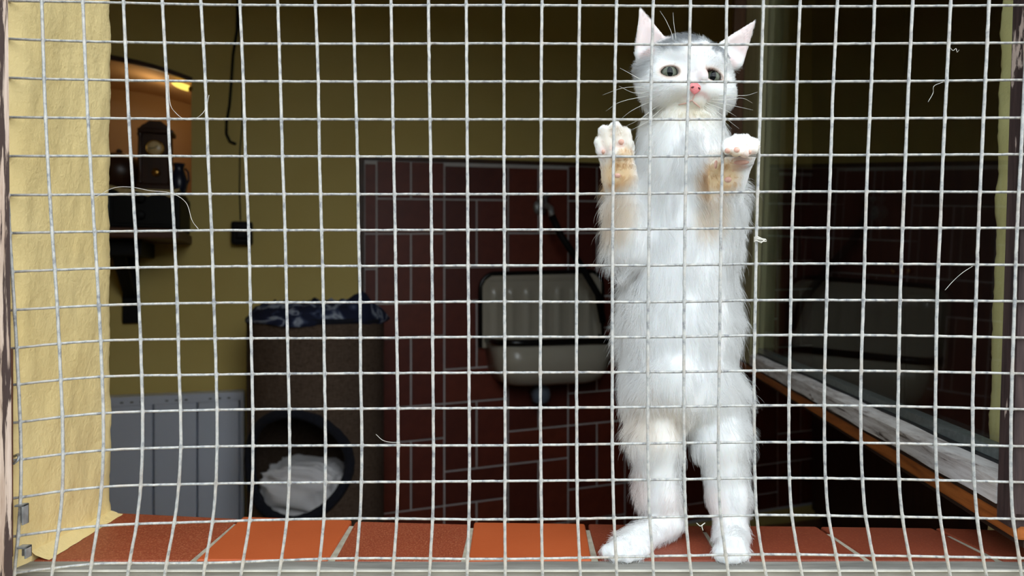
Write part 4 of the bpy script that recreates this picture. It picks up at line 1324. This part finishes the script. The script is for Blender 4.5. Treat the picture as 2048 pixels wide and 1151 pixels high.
# --- coat colour: white, grey smudges on the crown, cream and shaded fore legs, painted belly shade, pink ears and lids
def smooth01(x, a, b):
    t = np.clip((x - a) / (b - a), 0, 1); return t * t * (3 - 2 * t)
def coat(Q, Nn, hair=False):
    n = len(Q)
    c = np.tile(np.array([0.90, 0.90, 0.895]), (n, 1))
    L = (Q - HO) @ HM / HS                     # head coordinates in photo pixels
    inhead = smooth01(L[:, 1], -95, -70)
    wob = vnoise(L / 26.0, 2) * 5 + vnoise(L / 9.0, 8) * 2.5
    def patch(cx, cy, rx, ry, zmin=-200):
        d = np.sqrt(((L[:, 0] - cx + wob) / rx) ** 2 + ((L[:, 1] - cy + wob * .6) / ry) ** 2)
        return (1 - smooth01(d, 0.5, 1.15)) * (L[:, 2] > zmin)
    earm = np.zeros(n)
    for (b, t) in (earL, earR):
        ab = t - b; tt = np.clip((Q - b) @ ab / (ab @ ab), -0.3, 1.1)
        dd = np.linalg.norm(Q - b - np.clip(tt, 0, 1)[:, None] * ab, axis=1) / HS
        earm = np.maximum(earm, smooth01(tt, 0.02, 0.22) * (dd < 45))
    g_ = 0.95 * patch(-16, 68, 36, 24) + 0.95 * patch(48, 44, 27, 24) + 0.75 * patch(-54, 42, 28, 26) + 0.35 * patch(-94, 4, 20, 40) + 0.7 * patch(44, 70, 24, 18)
    g_ = np.clip(g_, 0, 0.85) * inhead * (1 - earm)
    c = c * (1 - g_[:, None]) + g_[:, None] * np.array([0.20, 0.21, 0.225])
    # yellowish muzzle, chin and throat
    yl = 0.55 * np.exp(-((L[:, 0] + 6) / 48) ** 2 - ((L[:, 1] + 84) / 26) ** 2) + 0.12 * np.exp(-(np.abs(np.abs(L[:, 0]) - 30) / 16) ** 2 - ((L[:, 1] + 52) / 14) ** 2) + 0.25 * np.exp(-((L[:, 0] + 24) / 10) ** 2 - ((L[:, 1] - 18) / 10) ** 2)
    yl = np.clip(yl, 0, 0.7)
    c = c * (1 - yl[:, None]) + yl[:, None] * np.array([0.80, 0.70, 0.48])
    # cream fore legs: fur stain and shadow both in the tint, strongest on the wrist front
    fo = np.zeros(n)
    for (x, y, Y, rx, ry, amt) in ((1238, 345, .012, 46, 44, .95), (1242, 430, .02, 46, 70, .38), (1250, 318, .012, 26, 36, .8), (1446, 350, .012, 46, 46, .95), (1432, 430, .02, 42, 60, .36), (1425, 370, .02, 28, 40, .7), (1232, 280, .008, 50, 44, .38), (1484, 300, .0, 50, 34, .30)):
        q = pv(x, y, Y)
        dx, dz = (Q[:, 0] - q[0]) / R(rx, Y), (Q[:, 2] - q[2]) / R(ry, Y)
        fo = np.maximum(fo, amt * (1 - smooth01(np.sqrt(dx * dx + dz * dz), 0.35, 1.1)) * (Q[:, 1] < 0.056))
    c = c * (1 - fo[:, None]) + fo[:, None] * np.array([0.80, 0.58, 0.33])
    # belly shade painted as a cream tint, between the thighs
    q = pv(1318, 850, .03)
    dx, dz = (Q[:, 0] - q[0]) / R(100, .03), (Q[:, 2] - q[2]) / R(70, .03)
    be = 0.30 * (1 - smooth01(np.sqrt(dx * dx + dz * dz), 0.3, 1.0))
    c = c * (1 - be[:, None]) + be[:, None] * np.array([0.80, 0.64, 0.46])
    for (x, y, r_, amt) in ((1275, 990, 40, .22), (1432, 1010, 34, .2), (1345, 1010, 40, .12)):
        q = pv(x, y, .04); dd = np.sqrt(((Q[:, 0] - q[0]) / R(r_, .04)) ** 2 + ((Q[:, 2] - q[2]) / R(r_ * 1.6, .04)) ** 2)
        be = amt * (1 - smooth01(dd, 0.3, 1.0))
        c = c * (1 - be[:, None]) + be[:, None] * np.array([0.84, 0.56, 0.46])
    # ear skin
    ek = 0.5 * earm * (Nn[:, 1] < -0.2) * (0.55 if hair else 1.0)
    c = c * (1 - ek[:, None]) + ek[:, None] * np.array([0.84, 0.58, 0.54])
    for bx, by, amt in ((1290, 112, .5), (1470, 118, .4)):
        q = pv(bx, by, .06); dd = np.linalg.norm((Q - q)[:, [0, 2]], axis=1) / HS
        ek = amt * (1 - smooth01(dd, 4, 20)) * (Nn[:, 1] < 0.2) * (0.4 if hair else 1)
        c = c * (1 - ek[:, None]) + ek[:, None] * np.array([0.70, 0.36, 0.32])
    # pink skin round the eyes and on the nose bridge
    for (sx, q, nn), M3 in zip(EYES, eye_axis):
        l = (Q - q) @ M3 / HS
        dd = np.sqrt((l[:, 0] / 18.5) ** 2 + (l[:, 1] / 12.0) ** 2)
        rimk = 0.92 * np.exp(-((dd - 1.0) / 0.16) ** 2) * (np.abs(l[:, 2]) < 30) * (0.0 if hair else 1)
        c = c * (1 - rimk[:, None]) + rimk[:, None] * np.array([0.22, 0.13, 0.10])
        r2 = 0.30 * np.exp(-((dd - 1.2) / 0.22) ** 2)
        c = c * (1 - r2[:, None]) + r2[:, None] * np.array([0.84, 0.62, 0.44])
        inn = (dd < 0.9) & (np.abs(l[:, 2]) < 26)
        if not hair: c[inn] = np.array([0.10, 0.06, 0.05])
    nb_ = 0.34 * np.exp(-(L[:, 0] / 14) ** 2 - ((L[:, 1] + 22) / 13) ** 2) * (L[:, 2] > 40)
    c = c * (1 - nb_[:, None]) + nb_[:, None] * np.array([0.86, 0.44, 0.42])
    mo = 0.8 * np.exp(-((L[:, 1] + 57 + 0.012 * L[:, 0] ** 2) / 4.5) ** 2 - (L[:, 0] / 24) ** 2) * (L[:, 2] > 55)
    c = c * (1 - mo[:, None]) + mo[:, None] * np.array([0.72, 0.44, 0.40])
    # toe creases
    for (x, y, Y, r_) in ((1206, 300, .01, 12), (1224, 296, .01, 9), (1240, 290, .01, 12), (1464, 294, -.008, 7), (1481, 296, -.008, 7), (1497, 294, -.008, 7), (1484, 324, .004, 22)):
        q = pv(x, y, Y); dd = np.linalg.norm((Q - q)[:, [0, 2]], axis=1) / R(1, Y)
        k_ = 0.35 * (1 - smooth01(dd, r_ * .3, r_)) * (Q[:, 1] < 0.03)
        c = c * (1 - k_[:, None]) + k_[:, None] * np.array([0.85, 0.50, 0.44])
    return np.clip(c, 0, 1)

def coat_mat(name, hair):
    k = NT(name)
    at = k.n('ShaderNodeAttribute'); at.attribute_name = 'coat'
    t = k.t
    out = [n for n in t.nodes if n.type == 'OUTPUT_MATERIAL'][0]
    if hair:
        t.nodes.remove(k.b)
        df = k.n('ShaderNodeBsdfDiffuse'); tl = k.n('ShaderNodeBsdfTranslucent'); gl = k.n('ShaderNodeBsdfGlossy')
        gl.inputs['Roughness'].default_value = 0.45
        k.l(at.outputs['Color'], df.inputs['Color']); k.l(at.outputs['Color'], tl.inputs['Color'])
        m1 = k.n('ShaderNodeMixShader'); m1.inputs[0].default_value = 0.42
        k.l(df.outputs[0], m1.inputs[1]); k.l(tl.outputs[0], m1.inputs[2])
        m2 = k.n('ShaderNodeMixShader'); m2.inputs[0].default_value = 0.05
        k.l(m1.outputs[0], m2.inputs[1]); k.l(gl.outputs[0], m2.inputs[2])
        k.l(m2.outputs[0], out.inputs['Surface'])
    else:
        k.l(at.outputs['Color'], k.b.inputs['Base Color'])
        k.set(0.9, 0, 0.1)
        k.b.inputs['Subsurface Weight'].default_value = 0.25
        k.b.inputs['Subsurface Radius'].default_value = (1.0, 0.5, 0.35)
        k.b.inputs['Subsurface Scale'].default_value = 0.004
    return k.m
M_SKIN = coat_mat('kitten_coat', False)
M_HAIR = coat_mat('kitten_hair', True)

CAT0 = Vector((P(1360, 0, .05).x, 0.04, ZS))
kit = empty('kitten', CAT0, 'white kitten with grey forehead smudges standing upright on the sill, paws on wires', 'kitten')
body = mk('body', SV, SF.tolist(), M_SKIN, kit, loc=CAT0, smooth=True)
ca = body.data.color_attributes.new('coat', 'FLOAT_COLOR', 'POINT')
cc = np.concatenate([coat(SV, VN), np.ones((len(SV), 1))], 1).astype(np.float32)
ca.data.foreach_set('color', cc.ravel())

# --- fur: strands grown from the skin, bundled into small locks
NH = 115000
q0, q1, q2, q3 = (SV[SF[:, k]] for k in range(4))
area = np.linalg.norm(np.cross(q2 - q0, q3 - q1), axis=1) * 0.5
cen = (q0 + q1 + q2 + q3) / 4
wgt = area * np.where(cen[:, 1] > 0.085, 0.3, 1.0) * np.where((cen[:, 2] > P(0, 240, .06).z) & (cen[:, 1] < 0.085), 2.2, 1.0) * np.where((cen[:, 2] > P(0, 420, .06).z) & (cen[:, 2] < P(0, 240, .03).z) & (cen[:, 1] < 0.036), 2.4, 1.0)
pick = RNG.choice(len(SF), NH, p=wgt / wgt.sum())
u, v = RNG.random(NH)[:, None], RNG.random(NH)[:, None]
HP = q0[pick] * (1 - u) * (1 - v) + q1[pick] * u * (1 - v) + q2[pick] * u * v + q3[pick] * (1 - u) * v
HN = (VN[SF[pick, 0]] + VN[SF[pick, 2]]) / 2
HN /= np.linalg.norm(HN, axis=1)[:, None] + 1e-12
L = (HP - HO) @ HM / HS
scl = (HP[:, 1] + D) / F
PX = HP[:, 0] / scl + 1024; PY = 575.5 - (HP[:, 2] - ZC) / scl     # body position in photo units, for length and flow maps
is_head = smooth01(L[:, 1] + np.where(L[:, 2] < 0, -20, 0), -92, -66) * (PY < 260)
# lengths (m)
ln = spline([0, 240, 330, 420, 520, 640, 820, 950, 1040, 1075, 1100, 1140], [.012, .012, .0145, .0165, .019, .0185, .018, .0135, .0115, .0085, .0062, .0055], PY)
front = smooth01(-HN[:, 1], 0.35, 0.85)
ln = ln * (1 - 0.35 * front)
inner = (PY > 900) & (PY < 1075) & (np.abs(PX - 1392) < 34)
ln = np.where(inner, ln * 0.55, ln)
arm = ((PX < 1285) | (PX > 1412)) & (PY > 235) & (PY < 520) & (HP[:, 1] < 0.052)
ln = np.where(arm, 0.0080 + 0.0060 * smooth01(np.abs(PX - 1350), 108, 138), ln)
paw = (HP[:, 1] < 0.036) & (PY > 235) & (PY < 400) & ((PX < 1290) | (PX > 1408))
ln = np.where(paw, np.where(PY < 335, 0.0024, 0.0042), ln)
face = 0.0025 + 0.0066 * smooth01(np.sqrt(L[:, 0] ** 2 + (L[:, 1] + 20) ** 2) - 0.5 * L[:, 2], 20, 110)
ln = ln * (1 - is_head) + face * is_head
earm = np.zeros(NH)
for (b, t) in (earL, earR):
    ab = t - b; tt = (HP - b) @ ab / (ab @ ab); dd = np.linalg.norm(HP - b - np.clip(tt, 0, 1)[:, None] * ab, axis=1) / HS
    earm = np.maximum(earm, smooth01(tt, -0.34, -0.05) * (dd < 46) * (tt < 1.2))
ln = ln * (1 - earm) + 0.0028 * earm
ln *= RNG.uniform(0.6, 1.15, NH)
ln *= np.where((RNG.random(NH) < 0.10) & ~paw & (is_head < 0.5), 1.4, 1.0)
# flow
fl_ = np.tile(np.array([0.0, -0.15, -1.0]), (NH, 1))
fl_[:, 0] += np.clip((PX - 1360) / 110, -1, 1) * 0.35
up_paw = paw & (PY < 345)
fl_[up_paw] = np.array([0, -0.2, 0.9])
foot = PY > 1072
fl_[foot] = np.array([0, -1, -0.25])
ndir = HP - hl(0, -24, 84)
ndir /= np.linalg.norm(ndir, axis=1)[:, None]
fl_ = fl_ * (1 - is_head)[:, None] + ndir * is_head[:, None]
for (b, t) in (earL, earR):
    ab = (t - b) / np.linalg.norm(t - b)
    near = (np.linalg.norm(HP - b, axis=1) < 110 * HS) & (earm > 0.3)
    fl_[near] = ab
fl_ -= HN * (fl_ * HN).sum(1)[:, None]
fl_ /= np.linalg.norm(fl_, axis=1)[:, None] + 1e-9
fl_ += 0.16 * RNG.normal(size=(NH, 3))
fl_ += 0.30 * np.stack([vnoise(HP * 38, 31 + k) for k in range(3)], 1)
lift = np.where(is_head > 0.5, 0.38, 0.66 - 0.34 * front - 0.14 * (PY > 860)); lift = np.where(paw | foot, 0.35, lift); lift = np.where(earm > 0.3, 0.18, lift)
# drop strands in the eye openings, at the nose and on the pads
drop = np.zeros(NH, bool)
for (sx, q, nn), M3 in zip(EYES, eye_axis):
    l = (HP - q) @ M3 / HS
    dd = np.sqrt((l[:, 0] / 18.5) ** 2 + (l[:, 1] / 12.0) ** 2)
    drop |= (dd < 1.10) & (l[:, 2] > -40)
    ln = np.where((dd < 1.9) & (is_head > .5), np.minimum(ln, 0.0018), ln)
drop |= (np.abs(L[:, 0]) < 15) & (np.abs(L[:, 1] + 31) < 13) & (L[:, 2] > 62)
PADS = [(1456, 359, 7.5, 6.5), (1455, 302, 5.5, 6), (1474, 298, 6, 6.5), (1500, 303, 4, 5.5), (1483, 325, 15, 5), (1431, 328, 3.5, 9),
        (1235, 351, 7, 5.5), (1207, 303, 4, 5), (1244, 284, 8, 6.5)]
for (x, y, a, b) in PADS:
    drop |= (((PX - x) / (a + 1)) ** 2 + ((PY - y) / (b + 1)) ** 2 < 1) & (HP[:, 1] < 0.04)
keep = ~drop
HP, HN, fl_, ln, lift, is_head = HP[keep], HN[keep], fl_[keep], ln[keep], lift[keep], is_head[keep]
NH = len(HP)
npt = 6
ts = np.linspace(0, 1, npt)
ST = np.zeros((NH, npt, 3)); ST[:, 0] = HP - HN * 0.0003
cur = ST[:, 0].copy()
for i in range(1, npt):
    w = (lift * (1 - 0.75 * ts[i]))[:, None]
    d_ = HN * w + fl_ * (1 - w)
    d_[:, 2] -= 0.10 * ts[i] * (is_head < .5)
    d_ /= np.linalg.norm(d_, axis=1)[:, None] + 1e-9
    cur = cur + d_ * (ln / (npt - 1))[:, None]
    ST[:, i] = cur
# bundle tips into locks
key = np.floor(HP / np.where(is_head > .5, 0.0026, 0.0050)[:, None] + RNG.uniform(-.25, .25, (NH, 3))).astype(np.int64)
kid = key[:, 0] * 73856093 ^ key[:, 1] * 19349663 ^ key[:, 2] * 83492791
_, inv, cntk = np.unique(kid, return_inverse=True, return_counts=True)
cenk = np.zeros((len(cntk), npt, 3)); np.add.at(cenk, inv, ST); cenk /= cntk[:, None, None]
pull = (ts ** 1.3 * 0.62)[None, :, None] * RNG.uniform(0.6, 1.0, (NH, 1, 1))
ST = ST * (1 - pull) + cenk[inv] * pull
hc = bpy.data.hair_curves.new('fur')
hc.add_curves([npt] * NH)
hc.position_data.foreach_set('vector', (ST - np.array(CAT0)).astype(np.float32).ravel())
ra = hc.attributes.get('radius') or hc.attributes.new('radius', 'FLOAT', 'POINT')
rr = np.tile(np.array([0.000075, 0.00007, 0.00006, 0.00005, 0.000035, 0.000012]), (NH, 1)) * np.where(is_head > .5, 0.8, 1.0)[:, None] * RNG.uniform(.75, 1.2, (NH, 1))
ra.data.foreach_set('value', rr.astype(np.float32).ravel())
at_ = hc.attributes.new('coat', 'FLOAT_COLOR', 'POINT')
hcc = np.concatenate([coat(HP, HN, True), np.ones((NH, 1))], 1).astype(np.float32)
at_.data.foreach_set('color', np.repeat(hcc, npt, axis=0).ravel())
hc.materials.append(M_HAIR)
fur = bpy.data.objects.new('fur', hc); COL.objects.link(fur)
fur.parent = kit; fur['kind'] = 'stuff'

# --- eyes
def eye_mat():
    k = NT('kitten_eye')
    sx = k.n('ShaderNodeSeparateXYZ'); k.l(k.tc.outputs['Object'], sx.inputs[0])
    def mth(op, a, b=None):
        m = k.n('ShaderNodeMath', operation=op)
        for s, v_ in zip(m.inputs, (a, b)):
            if v_ is None: continue
            if hasattr(v_, 'is_linked'): k.l(v_, s)
            else: s.default_value = v_
        return m.outputs[0]
    r_e = 20 * HS
    xx = mth('DIVIDE', sx.outputs[0], r_e); zz = mth('DIVIDE', sx.outputs[1], r_e)
    pu = mth('ADD', mth('POWER', mth('DIVIDE', xx, 0.30), 2.0), mth('POWER', mth('DIVIDE', zz, 0.50), 2.0))
    ir = mth('ADD', mth('POWER', xx, 2.0), mth('POWER', zz, 2.0))
    iris = k.ramp(ir, [(0.0, srgb(100, 106, 88)), (0.35, srgb(104, 108, 94)), (0.62, srgb(78, 78, 66)), (0.82, srgb(28, 24, 20))])
    pm = k.ramp(pu, [(0.85, (1, 1, 1, 1)), (1.0, (0, 0, 0, 1))])
    k.col(k.mix(pm, iris, (0.004, 0.005, 0.006, 1)))
    k.set(0.05, 0, 0.3)
    return k.m
M_EYE = eye_mat()
for (sx, q, nn), M3 in zip(EYES, eye_axis):
    r_e = 20 * HS
    c = q - M3[:, 2] * (r_e + 2.6 * HS)
    e = ellipsoid('eye', (0, 0, 0), [(r_e, 0, 0), (0, r_e, 0), (0, 0, r_e)], M_EYE, None, 40, 28)
    e.parent = kit
    M4 = Matrix([list(M3[i]) + [c[i] - CAT0[i]] for i in range(3)] + [[0, 0, 0, 1]])
    if M3[:, 0] @ np.cross(M3[:, 1], M3[:, 2]) < 0:
        M4 = M4 @ Matrix.Diagonal((-1, 1, 1, 1))
    e.matrix_parent_inverse = Matrix.Identity(4)
    e.matrix_basis = M4

# --- nose leather with nostrils, pads, claws, whiskers
M_NOSE = simple('pink_nose', srgb(232, 128, 130), srgb(240, 146, 146), scale=900, rough=0.4)
M_PAD = simple('pink_pad', srgb(218, 164, 146), srgb(228, 182, 162), scale=400, rough=0.45)
M_NOSTRIL = simple('dark_nostril', srgb(92, 30, 30), rough=0.7)
M_WHISK = simple('white_whisker', srgb(238, 236, 226), rough=0.4)
nq, _n = hit(1391, 174)
nc = nq - hf * 2.2 * HS
def nose_fn(x, y, z):
    w = 1.0 - 0.38 * max(0, -y) - 0.1 * max(0, y)
    return w
ns = ellipsoid('nose', nc - hu * 1.5 * HS, [hr * 13.5 * HS, hu * 12.0 * HS, hf * 5.0 * HS], M_NOSE, kit, 32, 20, fn=None, post=lambda a, b, c: (1 + 0.48 * b - 0.15 * b * b, 1.0, 1.0 + 0.1 * b))
for s in (-1, 1):
    ellipsoid('nostril', nc + hr * s * 6.2 * HS - hu * 1.8 * HS + hf * 3.3 * HS, [(hr * 0.95 - hu * 0.25 * s * 1) * 3.4 * HS, hu * 2.2 * HS, hf * 2.2 * HS], M_NOSTRIL, ns, 12, 8)
_m = [hit(x, y) for x, y in ((1358, 210), (1366, 207), (1374, 205), (1381, 201), (1384, 200))]
_n = [hit(x, y) for x, y in ((1384, 200), (1389, 205), (1394, 209), (1399, 214))]
M_LIP = simple('pink_lip', srgb(216, 168, 154), srgb(224, 180, 166), scale=300, rough=0.6)
for grp in (_m, _n, [hit(x, y) for x, y in ((1390, 188), (1387, 194), (1384, 200))]):
    k = np.arange(len(grp)); tq = np.linspace(0, len(grp) - 1, 16)
    pp = np.array([q + nn * 0.0008 for q, nn in grp])
    tube('mouth_line', np.stack([spline(k, pp[:, i], tq) for i in range(3)], 1), 0.0002 + 0.00026 * np.sin(np.linspace(0.2, 2.9, 16)), M_LIP, kit, 6)
for (x, y, a, b) in PADS:
    q, nn = hit(x, y)
    rt = np.cross(np.array([0, 0, 1.0]), nn); rt /= np.linalg.norm(rt); up = np.cross(nn, rt)
    s = (q[1] + D) / F
    ellipsoid('toe_pad', q - nn * 0.0008, [rt * a * s, up * b * s, nn * 0.0017], M_PAD, kit, 16, 10)
WH = [((1346, 186), [(1300, 176), (1250, 175), (1205, 190)]), ((1350, 190), [(1290, 193), (1240, 204), (1212, 222)]), ((1346, 196), [(1300, 204), (1262, 222), (1240, 240)]),
      ((1352, 198), [(1318, 210), (1280, 238), (1252, 252)]), ((1348, 202), [(1320, 220), (1290, 246), (1256, 262)]), ((1356, 204), [(1338, 222), (1318, 246), (1300, 268)]),
      ((1360, 205), [(1346, 226), (1334, 246), (1322, 262)]), ((1364, 207), [(1354, 228), (1346, 244), (1340, 256)]), ((1352, 184), [(1310, 182), (1270, 186), (1238, 172)]),
      ((1366, 208), [(1360, 226), (1357, 240)]), ((1404, 194), [(1450, 190), (1490, 191), (1515, 184)]), ((1406, 198), [(1450, 200), (1484, 196), (1505, 206)]),
      ((1408, 202), [(1440, 206), (1470, 212), (1506, 220)]), ((1410, 205), [(1436, 214), (1458, 224), (1473, 233)]), ((1408, 207), [(1432, 222), (1456, 240), (1478, 257)]),
      ((1406, 209), [(1428, 226), (1450, 244), (1464, 258)]), ((1404, 210), [(1418, 226), (1430, 236), (1440, 250)]), ((1402, 211), [(1410, 226), (1416, 238)]),
      ((1335, 122), [(1346, 80), (1334, 45), (1320, 22)]), ((1352, 118), [(1352, 80), (1348, 50), (1346, 25)]), ((1290, 165), [(1262, 148), (1240, 136)])]
for r_, path in WH:
    q, nn = hit(*r_)
    pts = [q - nn * 0.001]
    for i, (x, y) in enumerate(path):
        pts.append(pv(x, y, max(q[1] + 0.002, 0.012) + (0.004 if i < 2 else 0.012)))
    k = np.arange(len(pts)); tq = np.linspace(0, len(pts) - 1, 14); pts = np.array(pts)
    cv = np.stack([spline(k, pts[:, i], tq) for i in range(3)], 1)
    tube('whisker', cv, np.linspace(0.00026, 0.00007, 14), M_WHISK, kit, 5)

# ------------------------------------------------------------------ loose cat hairs caught on the wires
M_LINT = simple('loose_pale_hair', srgb(222, 216, 204), rough=0.6)
def strand(name, pts, label, cat='cat hair', rad=0.00015, Y=-0.0022):
    k = np.arange(len(pts)); a = np.array(pts, float)
    tq = np.linspace(0, len(pts) - 1, 8 * (len(pts) - 1) + 1)
    cx_, cy_ = spline(k, a[:, 0], tq), spline(k, a[:, 1], tq)
    o = tube(name, [P(x, y, Y + 0.001 * math.sin(i * .5)) for i, (x, y) in enumerate(zip(cx_, cy_))], rad, M_LINT, None, 5)
    tag(o, label, cat, 'loose hairs caught on the wire screen')
    return o
strand('hair_strand', [(337, 150), (340, 205), (352, 226), (372, 239), (396, 234), (412, 216), (418, 190)], 'long hair looping like a U across the screen before the lit niche')
strand('hair_strand', [(190, 395), (226, 376), (262, 374), (300, 381), (342, 386), (372, 405), (384, 440), (397, 458)], 'long pale hair draped across the screen before the black appliance')
strand('hair_strand', [(1886, 164), (1868, 172), (1866, 186), (1856, 204)], 'short curved hair below the third horizontal wire, before the dark glass')
strand('hair_strand', [(1900, 95), (1906, 101), (1912, 97), (1914, 104), (1918, 100)], 'tiny squiggled hair near the top right, under the second horizontal wire')
strand('hair_strand', [(1945, 532), (1925, 545), (1906, 562), (1890, 580)], 'slanting hair hanging at the far right wires beside the yellow reveal')
strand('hair_strand', [(752, 868), (766, 880), (784, 884), (800, 884)], 'wispy hair on a wire before the barrel, right side')
tf = empty('lint_tuft', P(1516, 479, -0.002), 'small white lint tuft stuck on the wire right of the kitten', 'lint')
for i in range(7):
    y = 474 + i * 1.6
    tube('fibre', [P(1508, y, -0.0028), P(1514 + 2 * math.sin(i * 2), y - 2 + 3 * math.sin(i * 3.1), -0.004), P(1522, y + 2 * math.cos(i), -0.0035), P(1531 + 2 * math.cos(i * 5), 480 + 2.5 * math.sin(i * 4), -0.003)], 0.0003, M_LINT, tf, 5)
hb = empty('lint_curl', P(1406, 1050, -0.002), 'small pale curl of hair on the lower wire between the hind legs', 'lint')
_c = np.array([(1393, 1045), (1400, 1051), (1404, 1049), (1410, 1045), (1404, 1051), (1406, 1060)], float)
_t = np.linspace(0, 5, 36)
tube('curl', [P(x, y, -.003) for x, y in zip(spline(np.arange(6), _c[:, 0], _t), spline(np.arange(6), _c[:, 1], _t))], 0.00024, M_LINT, hb, 5)
